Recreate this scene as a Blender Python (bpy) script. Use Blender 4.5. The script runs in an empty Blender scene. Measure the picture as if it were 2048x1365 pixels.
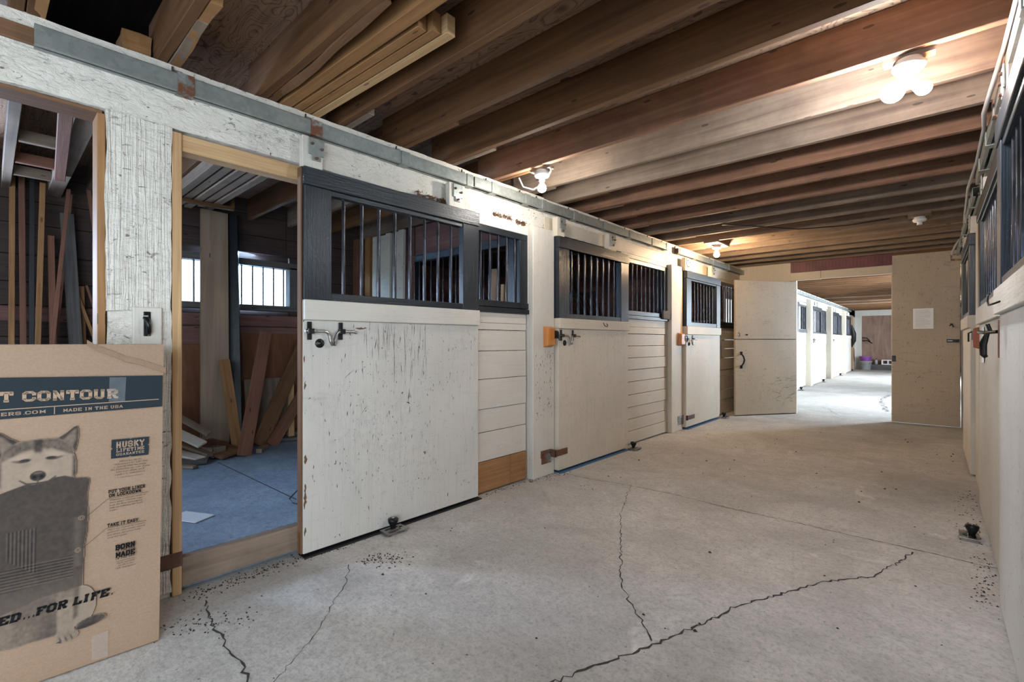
import bpy, math, random
import numpy as np
from mathutils import Vector, Matrix, noise as mn
random.seed(7)
S = bpy.context.scene
COL = S.collection

# ------------------------------------------------------------------ camera, world, large lights, exposure
FPX = 940.0
cam_d = bpy.data.cameras.new('camera'); cam = bpy.data.objects.new('camera', cam_d); COL.objects.link(cam)
cam_d.sensor_width = 36.0; cam_d.lens = 36.0 * FPX / 2048.0; cam_d.clip_start = 0.02; cam_d.clip_end = 200
cam.location = (0, 0, 1.2)
cam.rotation_euler = (math.radians(90), 0, math.atan(844 / FPX))
S.camera = cam
S.view_settings.view_transform = 'Standard'
S.view_settings.look = 'None'
S.view_settings.gamma = 1.0
S.view_settings.use_curve_mapping = False
S.view_settings.exposure = 0.85
try:
    S.cycles.use_denoising = True
    S.cycles.max_bounces = 8
    S.cycles.diffuse_bounces = 4
    S.cycles.glossy_bounces = 3
    S.cycles.sample_clamp_indirect = 6
    S.cycles.caustics_reflective = False; S.cycles.caustics_refractive = False
except Exception:
    pass
W = bpy.data.worlds.new('daylight'); S.world = W; W.use_nodes = True
W.node_tree.nodes['Background'].inputs[0].default_value = (0.72, 0.86, 1.0, 1)
W.node_tree.nodes['Background'].inputs[1].default_value = 2.2


def area(name, loc, direction, sx, sy, power, col):
    d = bpy.data.lights.new(name, 'AREA'); d.shape = 'RECTANGLE'; d.size = sx; d.size_y = sy
    d.energy = power; d.color = col
    o = bpy.data.objects.new(name, d); COL.objects.link(o); o.location = loc
    o.rotation_euler = Vector(direction).to_track_quat('-Z', 'Z').to_euler()
    return o


# daylight through the openings; the side door and store stall ones are added
area('daylight_aisle_entrance', (-1.2, -2.75, 1.35), (0, 1, -0.05), 2.4, 2.2, 3, (0.80, 0.90, 1.0))
side_fill = area('added_side_door_light', (0.55, -1.45, 1.10), (-1, 0.30, -0.15), 2.0, 2.0, 36, (0.78, 0.89, 1.0))  # unseen side doorway, added to light the box and near walls
side_fill.data.spread = math.radians(115)      # spread narrowed to keep this added light off the joist faces
area('daylight_stall_window', (-5.75, 1.75, 1.80), (1, -0.05, -0.45), 0.95, 0.42, 400, (0.36, 0.64, 1.0))
area('added_store_stall_light', (-5.75, -1.0, 1.80), (1, 0.35, 0.0), 0.95, 0.42, 130, (0.55, 0.72, 1.0))  # unseen window light, added to lift the dark stall and right wall
area('daylight_side_entrance', (1.2, 19.0, 1.35), (-1, -0.1, -0.1), 6.0, 2.3, 850, (0.76, 0.88, 1.0))
area('daylight_side_hatch', (1.2, 11.6, 1.7), (-1, -0.1, -0.2), 1.6, 1.2, 330, (0.72, 0.86, 1.0))


# ------------------------------------------------------------------ material helpers
def new_mat(name):
    m = bpy.data.materials.new(name); m.use_nodes = True
    nt = m.node_tree; b = nt.nodes['Principled BSDF']
    return m, nt, b


class NT:
    def __init__(s, nt): s.nt = nt
    def n(s, typ, ins=None, out=0, **props):
        nd = s.nt.nodes.new(typ)
        for k, v in props.items(): setattr(nd, k, v)
        for k, v in (ins or {}).items():
            sock = nd.inputs[k]
            if hasattr(v, 'is_linked') or isinstance(v, bpy.types.NodeSocket): s.nt.links.new(v, sock)
            else:
                if hasattr(sock, 'default_value') and sock.type == 'RGBA' and len(v) == 3: v = (*v, 1)
                sock.default_value = v
        return nd.outputs[out]
    def uv(s): return s.n('ShaderNodeTexCoord', out=2)
    def pos(s): return s.n('ShaderNodeNewGeometry', out=0)
    def map(s, vec, scale, loc=(0, 0, 0)): return s.n('ShaderNodeMapping', {'Vector': vec, 'Scale': scale, 'Location': loc})
    def noise(s, vec, scale=1.0, detail=4.0, rough=0.55, dist=0.0): return s.n('ShaderNodeTexNoise', {'Vector': vec, 'Scale': scale, 'Detail': detail, 'Roughness': rough, 'Distortion': dist})
    def ramp(s, fac, p0, c0, p1, c1, ease=False):
        nd = s.nt.nodes.new('ShaderNodeValToRGB'); s.nt.links.new(fac, nd.inputs[0])
        e = nd.color_ramp.elements; e[0].position = p0; e[1].position = p1
        e[0].color = (*c0, 1) if len(c0) == 3 else c0; e[1].color = (*c1, 1) if len(c1) == 3 else c1
        if ease: nd.color_ramp.interpolation = 'EASE'
        return nd.outputs[0]
    def mix(s, fac, a, b, mode='MIX'):
        nd = s.nt.nodes.new('ShaderNodeMix'); nd.data_type = 'RGBA'; nd.blend_type = mode
        for i, v in ((0, fac), (6, a), (7, b)):
            if isinstance(v, bpy.types.NodeSocket): s.nt.links.new(v, nd.inputs[i])
            else: nd.inputs[i].default_value = v if i == 0 or len(v) == 4 else (*v, 1)
        return nd.outputs[2]
    def math(s, op, a, b=0.0):
        nd = s.nt.nodes.new('ShaderNodeMath'); nd.operation = op
        for i, v in ((0, a), (1, b)):
            if isinstance(v, bpy.types.NodeSocket): s.nt.links.new(v, nd.inputs[i])
            else: nd.inputs[i].default_value = v
        return nd.outputs[0]
    def specks(s, vec, scale, size, amount, wob=0.25):
        """irregular small spots: voronoi cells, only some of them"""
        w = s.noise(vec, scale * 1.3, 2.0)
        v2 = s.n('ShaderNodeVectorMath', {0: vec, 1: s.n('ShaderNodeVectorMath', {0: s.n('ShaderNodeCombineXYZ', {0: w, 1: w, 2: w}), 3: wob / scale * 4}, operation='SCALE')}, operation='ADD')
        nd = s.nt.nodes.new('ShaderNodeTexVoronoi'); s.nt.links.new(v2, nd.inputs['Vector']); nd.inputs['Scale'].default_value = scale
        sp = s.n('ShaderNodeSeparateColor', {0: nd.outputs['Color']})
        rad = s.math('MULTIPLY', sp, size / max(amount, 1e-3))
        lim = s.math('SUBTRACT', size, rad)     # only cells whose colour is low keep a radius
        return s.math('LESS_THAN', nd.outputs['Distance'], lim)
    def bump(s, h, strength, dist, normal=None):
        ins = {'Height': h, 'Strength': strength, 'Distance': dist}
        if normal is not None: ins['Normal'] = normal
        return s.n('ShaderNodeBump', ins)


def wood(name, c1, c2, rough=0.75, gu=1.6, gv=55.0, knots=True, dirt=0.0, bump=0.35, stain=None):
    m, nt, b = new_mat(name); g = NT(nt)
    uv = g.uv(); pos = g.pos()
    gr = g.noise(g.map(uv, (gu, gv, 1)), 1.0, 6, 0.6, 0.6)
    big = g.noise(g.map(uv, (0.8, 9, 1)), 1.0, 3, 0.5, 1.2)
    f = g.math('ADD', g.math('MULTIPLY', gr, 0.6), g.math('MULTIPLY', big, 0.4))
    c = g.ramp(f, 0.36, c1, 0.64, c2)
    if knots:
        nd = nt.nodes.new('ShaderNodeTexVoronoi'); nt.links.new(g.map(uv, (4.5, 15, 1)), nd.inputs['Vector']); nd.inputs['Scale'].default_value = 1
        k = g.math('LESS_THAN', nd.outputs['Distance'], 0.11)
        k = g.math('MULTIPLY', k, g.math('GREATER_THAN', g.n('ShaderNodeSeparateColor', {0: nd.outputs['Color']}), 0.45))
        c = g.mix(g.math('MULTIPLY', k, 0.75), c, tuple(x * 0.32 for x in c1))
    if dirt > 0:
        d = g.noise(pos, 2.3, 5, 0.65)
        c = g.mix(g.ramp(d, 0.42, (0, 0, 0), 0.7, (dirt, dirt, dirt)), c, stain or (0.03, 0.022, 0.018))
        fine = g.noise(pos, 30, 3, 0.6)
        c = g.mix(g.math('MULTIPLY', fine, dirt * 0.5), c, stain or (0.05, 0.04, 0.03))
    nt.links.new(c, b.inputs['Base Color']); b.inputs['Roughness'].default_value = rough
    b.inputs['Specular IOR Level'].default_value = 0.3
    nt.links.new(g.bump(gr, bump, 0.004), b.inputs['Normal'])
    return m


def paint(name, base, rough=0.5, spk=0.5, grain=0.5, chips=0.0, grime=0.25, under=(0.16, 0.10, 0.055), rnd=0.0, spec=0.4, vgrain=(3.0, 90.0), scuff=0.0, tint=None):
    """old paint on boards: brush and grain streaks, flecks, worn chips, blotches"""
    m, nt, b = new_mat(name); g = NT(nt); uv = g.uv(); pos = g.pos()
    gr = g.noise(g.map(uv, (vgrain[0], vgrain[1], 1)), 1.0, 5, 0.6, 1.0)
    lo = g.noise(pos, 1.6, 5, 0.6)
    t = tint or tuple(x * 0.72 for x in base)
    c = g.mix(g.ramp(lo, 0.35, (0, 0, 0), 0.72, (grime * 2,) * 3), base, t)
    c = g.mix(g.math('MULTIPLY', g.ramp(gr, 0.30, (1, 1, 1), 0.48, (0, 0, 0)), grime), c, tuple(x * 0.55 for x in base))
    wv = g.noise(g.map(uv, (1.6, 22, 1)), 1.0, 3, 0.5, 1.6)
    fr = g.math('FRACT', g.math('MULTIPLY', wv, 16.0))
    ln = g.math('MULTIPLY', g.ramp(fr, 0.0, (1, 1, 1), 0.22, (0, 0, 0)), g.ramp(g.noise(g.map(pos, (1, 1, 0.7)), 2.1, 3, 0.5), 0.5, (0, 0, 0), 0.66, (1, 1, 1)))
    ln = g.math('MULTIPLY', ln, g.ramp(g.noise(pos, 22, 4, 0.7), 0.42, (0, 0, 0), 0.58, (1, 1, 1)))
    c = g.mix(g.math('MULTIPLY', ln, min(1.0, grain * 0.9)), c, tuple(x * 0.35 for x in base))
    if scuff > 0:
        sc = g.noise(g.map(pos, (1.5, 1.5, 5)), 3.0, 8, 0.75, 1.5)
        c = g.mix(g.ramp(sc, 0.56, (0, 0, 0), 0.72, (scuff,) * 3), c, (0.10, 0.075, 0.05))
    if spk > 0:
        s1 = g.specks(pos, 48, 0.20 * spk, 0.30, 0.4)
        s2 = g.specks(pos, 15, 0.10 * spk, 0.3, 0.4)
        s3 = g.specks(g.map(pos, (1, 1, 0.4)), 21, 0.12 * spk, 0.3, 0.6)
        s = g.math('MAXIMUM', s1, g.math('MAXIMUM', s2, s3))
        c = g.mix(g.math('MULTIPLY', s, 0.85), c, (0.035, 0.03, 0.025) if sum(base) > 0.6 else tuple(min(1, x * 9 + 0.12) for x in base))
    if chips > 0:
        ch = g.noise(g.map(pos, (1, 1, 1.0)), 5.5, 8, 0.7, 0.8)
        c = g.mix(g.ramp(ch, 0.72 - 0.16 * chips, (0, 0, 0), 0.735 - 0.16 * chips, (1, 1, 1)), c, under)
    nt.links.new(c, b.inputs['Base Color']); b.inputs['Roughness'].default_value = rough
    b.inputs['Specular IOR Level'].default_value = spec
    h = g.math('SUBTRACT', g.math('ADD', g.math('MULTIPLY', gr, grain), g.math('MULTIPLY', g.noise(pos, 40, 4, 0.6), 0.25 + rnd)), g.math('MULTIPLY', ln, 0.5 * grain))
    nt.links.new(g.bump(h, 0.55, 0.004), b.inputs['Normal'])
    return m


def render_coat(name, base, ripple=0.0):
    """trowelled lumpy coat over rough timber, dark pits"""
    m, nt, b = new_mat(name); g = NT(nt); pos = g.pos()
    n1 = g.noise(g.map(pos, (1, 1, 1.8)), 14, 7, 0.62, 0.8); n2 = g.noise(g.map(pos, (1, 1.6, 4)), 10, 5, 0.55, 1.6)
    pn = g.noise(g.map(pos, (1.6, 1.6, 3.4)), 13, 6, 0.62, 1.2)
    gate = g.ramp(g.noise(pos, 3.2, 3, 0.5), 0.42, (0, 0, 0), 0.60, (1, 1, 1))
    pit = g.math('MULTIPLY', g.ramp(pn, 0.63, (0, 0, 0), 0.66, (1, 1, 1)), gate)
    hn = g.noise(g.map(pos, (2.2, 2.2, 7)), 6, 5, 0.6, 2.2)
    line = g.math('MULTIPLY', g.math('MULTIPLY', g.ramp(hn, 0.488, (0, 0, 0), 0.499, (1, 1, 1)), g.ramp(hn, 0.501, (1, 1, 1), 0.512, (0, 0, 0))), g.ramp(g.noise(pos, 4.1, 3), 0.50, (0, 0, 0), 0.62, (0.9, 0.9, 0.9)))
    c = g.mix(g.ramp(n1, 0.40, (0.0,) * 3, 0.75, (0.35,) * 3), base, tuple(x * 0.78 for x in base))
    c = g.mix(g.math('MULTIPLY', pit, 0.9), c, (0.05, 0.04, 0.03))
    c = g.mix(line, c, (0.06, 0.05, 0.04))
    h = g.math('SUBTRACT', g.math('ADD', g.math('MULTIPLY', n1, 0.8), g.math('MULTIPLY', n2, 0.5)), g.math('MULTIPLY', pit, 0.5))
    if ripple > 0:
        rp = g.noise(g.map(pos, (60, 60, 1.2)), 1.0, 2, 0.5, 1.5); h = g.math('ADD', h, g.math('MULTIPLY', rp, ripple))
    nt.links.new(c, b.inputs['Base Color']); b.inputs['Roughness'].default_value = 0.8
    nt.links.new(g.bump(h, 0.8, 0.022), b.inputs['Normal'])
    return m


def metal(name, c1, c2, rough=0.45, metallic=0.85, scale=22, rust=0.0, bump=0.1):
    m, nt, b = new_mat(name); g = NT(nt); pos = g.pos()
    nd = nt.nodes.new('ShaderNodeTexVoronoi'); nt.links.new(pos, nd.inputs['Vector']); nd.inputs['Scale'].default_value = scale
    sp = g.n('ShaderNodeSeparateColor', {0: nd.outputs['Color']})
    f = g.math('ADD', g.math('MULTIPLY', sp, 0.25), g.math('MULTIPLY', g.noise(pos, 8, 6, 0.7), 0.75))
    c = g.ramp(f, 0.3, c1, 0.7, c2); mt = None
    if rust > 0:
        r = g.ramp(g.noise(pos, 9, 6, 0.7), 0.62 - 0.25 * rust, (0, 0, 0), 0.68 - 0.2 * rust, (1, 1, 1))
        c = g.mix(r, c, (0.13, 0.045, 0.02)); mt = g.math('SUBTRACT', metallic, g.math('MULTIPLY', r, metallic))
    nt.links.new(c, b.inputs['Base Color']); b.inputs['Roughness'].default_value = rough
    if mt is not None: nt.links.new(mt, b.inputs['Metallic'])
    else: b.inputs['Metallic'].default_value = metallic
    if bump: nt.links.new(g.bump(g.noise(pos, 60, 4), bump, 0.002), b.inputs['Normal'])
    return m


def plain(name, c, rough=0.6, metallic=0.0, emit=None, strength=0.0, spec=0.4, alpha=None, var=0.12):
    m, nt, b = new_mat(name); g = NT(nt)
    cc = g.mix(g.math('MULTIPLY', g.noise(g.pos(), 25, 4), var * 2), c, tuple(x * 0.6 for x in c))
    nt.links.new(cc, b.inputs['Base Color']); b.inputs['Roughness'].default_value = rough
    b.inputs['Metallic'].default_value = metallic; b.inputs['Specular IOR Level'].default_value = spec
    if emit: b.inputs['Emission Color'].default_value = (*emit, 1); b.inputs['Emission Strength'].default_value = strength
    if alpha is not None: b.inputs['Alpha'].default_value = alpha
    return m


M = {}
M['coat'] = render_coat('lumpy_white_coat', (0.72, 0.68, 0.60))
M['post_coat'] = render_coat('rippled_white_coat', (0.72, 0.68, 0.60), ripple=0.9)
M['white_ply'] = paint('white_painted_plywood', (0.60, 0.57, 0.52), rough=0.55, spk=0.9, grain=1.2, grime=0.22, vgrain=(2.2, 46), chips=0.2, scuff=0.22)
M['white_board'] = paint('white_painted_board', (0.64, 0.60, 0.53), rough=0.55, spk=0.6, grain=0.7, grime=0.2, vgrain=(2.0, 70), rnd=0.1)
M['cream_board'] = paint('cream_painted_board', (0.62, 0.55, 0.44), rough=0.5, spk=0.6, grain=0.6, grime=0.28, scuff=0.15)
M['cream_ply'] = paint('cream_painted_plywood', (0.61, 0.54, 0.44), rough=0.5, spk=0.6, grain=0.7, grime=0.25, vgrain=(2.2, 40), scuff=0.25)
M['cream_leaf'] = paint('scuffed_cream_door_leaf', (0.46, 0.39, 0.30), rough=0.5, spk=0.95, grain=0.15, grime=0.25, scuff=0.55)
M['black'] = paint('black_gloss_paint', (0.012, 0.016, 0.020), rough=0.34, spk=0.45, grain=0.8, grime=0.3, tint=(0.014, 0.022, 0.031), spec=0.4, rnd=0.3)
M['bar'] = metal('black_iron_bar', (0.02, 0.02, 0.025), (0.07, 0.07, 0.08), rough=0.22, metallic=0.7, bump=0)
M['pine'] = wood('fresh_pine', (0.40, 0.235, 0.11), (0.60, 0.40, 0.21), rough=0.6)
M['pine_dark'] = wood('aged_pine', (0.26, 0.125, 0.045), (0.42, 0.22, 0.09), rough=0.65, dirt=0.25)
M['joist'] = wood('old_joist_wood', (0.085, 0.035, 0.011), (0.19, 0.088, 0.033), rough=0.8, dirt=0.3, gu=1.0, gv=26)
M['joist_pale'] = wood('pale_joist_wood', (0.19, 0.135, 0.098), (0.33, 0.25, 0.185), rough=0.8, dirt=0.4, gu=1.0, gv=26)  # pale timber; on the aisle joists it also stands for lamplight
M['joist_lamplit'] = wood('lamplit_pink_joist_wood', (0.19, 0.088, 0.050), (0.33, 0.18, 0.11), rough=0.75, dirt=0.4, gu=1.0, gv=26)  # greyish pink of joists lit near the bulbs, put into the wood
M['raw_grey'] = wood('grey_weathered_board', (0.07, 0.065, 0.065), (0.15, 0.14, 0.135), dirt=0.4)
M['dark_plank'] = wood('dark_stable_plank', (0.035, 0.023, 0.021), (0.085, 0.05, 0.043), dirt=0.4, bump=0.6)
M['red_plank'] = wood('reddish_stable_plank', (0.15, 0.065, 0.055), (0.27, 0.14, 0.12), dirt=0.35, bump=0.5)
M['brown_ply'] = wood('brown_plywood', (0.16, 0.062, 0.028), (0.26, 0.11, 0.055), gu=1.2, gv=12, knots=False, dirt=0.3)
M['brown_end'] = wood('faded_pinkish_plywood', (0.24, 0.14, 0.10), (0.38, 0.25, 0.19), gu=0.8, gv=5, knots=False, dirt=0.2)
M['plank_pale'] = wood('pale_old_plank', (0.24, 0.17, 0.115), (0.36, 0.27, 0.19), gu=0.8, gv=14)
M['red_stick'] = wood('reddish_timber', (0.15, 0.06, 0.04), (0.26, 0.12, 0.075), dirt=0.3)
M['edge_brown'] = wood('bare_brown_edge', (0.13, 0.06, 0.03), (0.24, 0.125, 0.06), dirt=0.3)
M['orange_block'] = wood('orange_stained_block', (0.38, 0.12, 0.02), (0.62, 0.25, 0.05), rough=0.35, knots=False)
M['red_block'] = wood('dark_red_block', (0.16, 0.035, 0.015), (0.30, 0.08, 0.03), rough=0.4, knots=False)
M['galv'] = metal('galvanised_steel', (0.23, 0.255, 0.24), (0.33, 0.355, 0.335), rough=0.42, metallic=0.55, scale=45, rust=0.0)
M['galv_rust'] = metal('rusty_galvanised_steel', (0.16, 0.17, 0.16), (0.33, 0.35, 0.33), rough=0.55, metallic=0.5, rust=0.7)
M['rust'] = metal('rusted_strap', (0.07, 0.035, 0.025), (0.17, 0.085, 0.055), rough=0.8, metallic=0.2, rust=0.4)
M['iron'] = metal('black_iron', (0.012, 0.012, 0.013), (0.04, 0.04, 0.042), rough=0.35, metallic=0.8, bump=0.2)
M['steel'] = metal('worn_steel', (0.22, 0.22, 0.21), (0.45, 0.45, 0.43), rough=0.3, metallic=0.95)
M['porcelain'] = plain('white_porcelain', (0.80, 0.80, 0.78), 0.25)
M['white_pl'] = plain('white_cable', (0.62, 0.60, 0.56), 0.5)
M['grey_pl'] = plain('grey_conduit', (0.42, 0.42, 0.42), 0.5)
M['black_pl'] = plain('black_rubber', (0.012, 0.012, 0.014), 0.5)
M['dirt'] = plain('dark_grit', (0.045, 0.036, 0.03), 0.95, var=0.5)
M['crack'] = plain('crack_gap', (0.05, 0.045, 0.04), 0.95)
M['blue_paint'] = plain('blue_floor_strip', (0.05, 0.13, 0.26), 0.5)
M['paper'] = plain('paper_sheet', (0.75, 0.78, 0.82), 0.25, var=0.05)
M['bulb_cool'] = plain('glowing_bulb', (1, 1, 1), 0.3, emit=(0.78, 0.90, 1.0), strength=430)
M['bulb_small'] = plain('dimmer_glowing_bulb', (1, 1, 1), 0.3, emit=(1.0, 0.50, 0.26), strength=260)
M['bulb_far'] = plain('neutral_glowing_bulb', (1, 1, 1), 0.3, emit=(1.0, 0.95, 0.87), strength=260)
M['bulb_added'] = plain('added_entrance_bulb', (1, 1, 1), 0.3, emit=(0.93, 0.96, 1.0), strength=40)  # for the lamp added behind the camera
M['bulb_warm'] = plain('warm_glowing_bulb', (1, 1, 1), 0.3, emit=(1.0, 0.70, 0.42), strength=900)


def mk_red_sheet():
    m, nt, b = new_mat('dark_red_ribbed_sheet'); g = NT(nt)
    c = g.ramp(g.noise(g.pos(), 6, 5), 0.3, (0.09, 0.018, 0.022), 0.7, (0.17, 0.04, 0.045))
    nt.links.new(c, b.inputs['Base Color']); b.inputs['Roughness'].default_value = 0.5
    return m
M['red_sheet'] = mk_red_sheet()


def mk_concrete(name, a, bcol, blot, scale=1.0, sheen=0.72, dark=(0.10, 0.095, 0.09)):
    m, nt, b = new_mat(name); g = NT(nt); pos = g.pos()
    n1 = g.noise(pos, 1.1 * scale, 7, 0.62, 0.6); n2 = g.noise(pos, 9 * scale, 8, 0.7); n3 = g.noise(pos, 75, 4, 0.6)
    c = g.ramp(n1, 0.32, a, 0.68, bcol)
    c = g.mix(g.ramp(n2, 0.42, (0.0,) * 3, 0.72, (0.45,) * 3), c, blot)
    mott = g.noise(pos, 34, 6, 0.75); c = g.mix(g.ramp(mott, 0.46, (0, 0, 0), 0.68, (0.6,) * 3), c, tuple(x * 0.75 for x in blot))
    c = g.mix(g.math('MULTIPLY', g.ramp(n3, 0.5, (0, 0, 0), 0.75, (1, 1, 1)), 0.4), c, dark)
    # soiled patches and pale scars
    pt = g.ramp(g.noise(pos, 2.7, 5, 0.6, 0.8), 0.66, (0, 0, 0), 0.76, (0.5, 0.5, 0.5))
    c = g.mix(pt, c, dark)
    ps = g.ramp(g.noise(g.map(pos, (1, 1, 1), (7, 3, 0)), 2.2, 7, 0.65, 0.6), 0.64, (0, 0, 0), 0.72, (0.55, 0.55, 0.55))
    c = g.mix(ps, c, tuple(min(1, x * 1.28) for x in bcol))
    sp = g.specks(pos, 26, 0.12, 0.25); sp2 = g.specks(pos, 8, 0.07, 0.2)
    c = g.mix(g.math('MULTIPLY', g.math('MAXIMUM', sp, sp2), 0.8), c, (0.04, 0.035, 0.03))
    # curved broom marks
    ang = g.noise(g.map(pos, (6, 70, 1)), 1.0, 3, 0.5, 0.5)
    nt.links.new(c, b.inputs['Base Color'])
    r = g.ramp(n2, 0.3, (sheen - 0.15,) * 3, 0.7, (sheen + 0.12,) * 3)
    nt.links.new(r, b.inputs['Roughness']); b.inputs['Specular IOR Level'].default_value = 0.35
    h = g.math('ADD', g.math('MULTIPLY', n2, 0.7), g.math('ADD', g.math('MULTIPLY', n3, 0.35), g.math('MULTIPLY', ang, 0.22)))
    nt.links.new(g.bump(h, 0.5, 0.012), b.inputs['Normal'])
    return m
M['floor'] = mk_concrete('concrete_floor', (0.37, 0.36, 0.34), (0.60, 0.585, 0.555), (0.33, 0.315, 0.29))
M['stall_floor'] = mk_concrete('bluish_stall_floor', (0.19, 0.25, 0.33), (0.29, 0.37, 0.46), (0.14, 0.19, 0.25))  # blue mixes floor stain with window daylight put into the colour


def mk_deck():
    m, nt, b = new_mat('plywood_deck'); g = NT(nt); pos = g.pos()
    v = g.map(pos, (1.1, 4.2, 1)); w = g.noise(v, 1.5, 2.5, 0.45, 0.9)
    f = g.math('FRACT', g.math('MULTIPLY', w, 24.0))
    ring = g.ramp(f, 0.0, (0, 0, 0), 0.38, (1, 1, 1))
    ring2 = g.mix(0.35, ring, g.ramp(g.noise(g.map(pos, (2, 60, 1)), 1, 4), 0.35, (0, 0, 0), 0.6, (1, 1, 1)))
    c = g.mix(ring2, (0.05, 0.024, 0.012), (0.34, 0.20, 0.12))
    c = g.mix(g.ramp(g.noise(pos, 1.3, 4), 0.45, (0, 0, 0), 0.8, (0.6,) * 3), c, (0.06, 0.035, 0.03))
    kn = g.specks(g.map(pos, (1, 1.6, 1)), 4.0, 0.16, 0.4); c = g.mix(g.math('MULTIPLY', kn, 0.85), c, (0.03, 0.017, 0.012))
    nt.links.new(c, b.inputs['Base Color']); b.inputs['Roughness'].default_value = 0.8
    return m
M['deck'] = mk_deck()


def mk_card():
    m, nt, b = new_mat('brown_cardboard'); g = NT(nt); pos = g.pos()
    fl = g.noise(g.map(pos, (3, 3, 140)), 1, 3, 0.5)
    n = g.noise(pos, 120, 4, 0.7)
    c = g.ramp(n, 0.3, (0.265, 0.170, 0.105), 0.7, (0.325, 0.215, 0.138))
    c = g.mix(g.math('MULTIPLY', fl, 0.2), c, (0.2, 0.13, 0.08))
    nt.links.new(c, b.inputs['Base Color']); b.inputs['Roughness'].default_value = 0.75
    h = g.math('ADD', g.math('MULTIPLY', fl, 0.6), g.math('MULTIPLY', g.noise(pos, 5, 3), 2.0))
    nt.links.new(g.bump(h, 0.35, 0.004), b.inputs['Normal'])
    return m
M['card'] = mk_card()
M['ink'] = plain('dark_blue_ink', (0.024, 0.032, 0.038), 0.8, var=0.25, spec=0.1)
M['ink_black'] = plain('black_print', (0.016, 0.015, 0.015), 0.9, var=0.1, spec=0.05)
M['ink_brown'] = plain('thin_dark_print', (0.06, 0.04, 0.03), 0.9, var=0.1, spec=0.05)
M['card_print'] = plain('unprinted_cardboard_lettering', (0.36, 0.25, 0.17), 0.8, var=0.1, spec=0.1)


def mk_tape():
    m, nt, b = new_mat('clear_packing_tape'); b.inputs['Base Color'].default_value = (0.55, 0.58, 0.6, 1)
    b.inputs['Alpha'].default_value = 0.14; b.inputs['Roughness'].default_value = 0.12
    g = NT(nt); nt.links.new(g.bump(g.noise(g.map(g.pos(), (20, 20, 60)), 1, 4), 0.8, 0.01), b.inputs['Normal'])
    return m
M['tape'] = mk_tape()


def mk_vcol():
    m, nt, b = new_mat('printed_picture'); g = NT(nt)
    a = nt.nodes.new('ShaderNodeVertexColor'); a.layer_name = 'Col'
    nt.links.new(a.outputs[0], b.inputs['Base Color']); b.inputs['Roughness'].default_value = 0.9; b.inputs['Specular IOR Level'].default_value = 0.1
    return m
M['print'] = mk_vcol()


# ------------------------------------------------------------------ mesh builder
def V3(p): return Vector(p)


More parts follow.
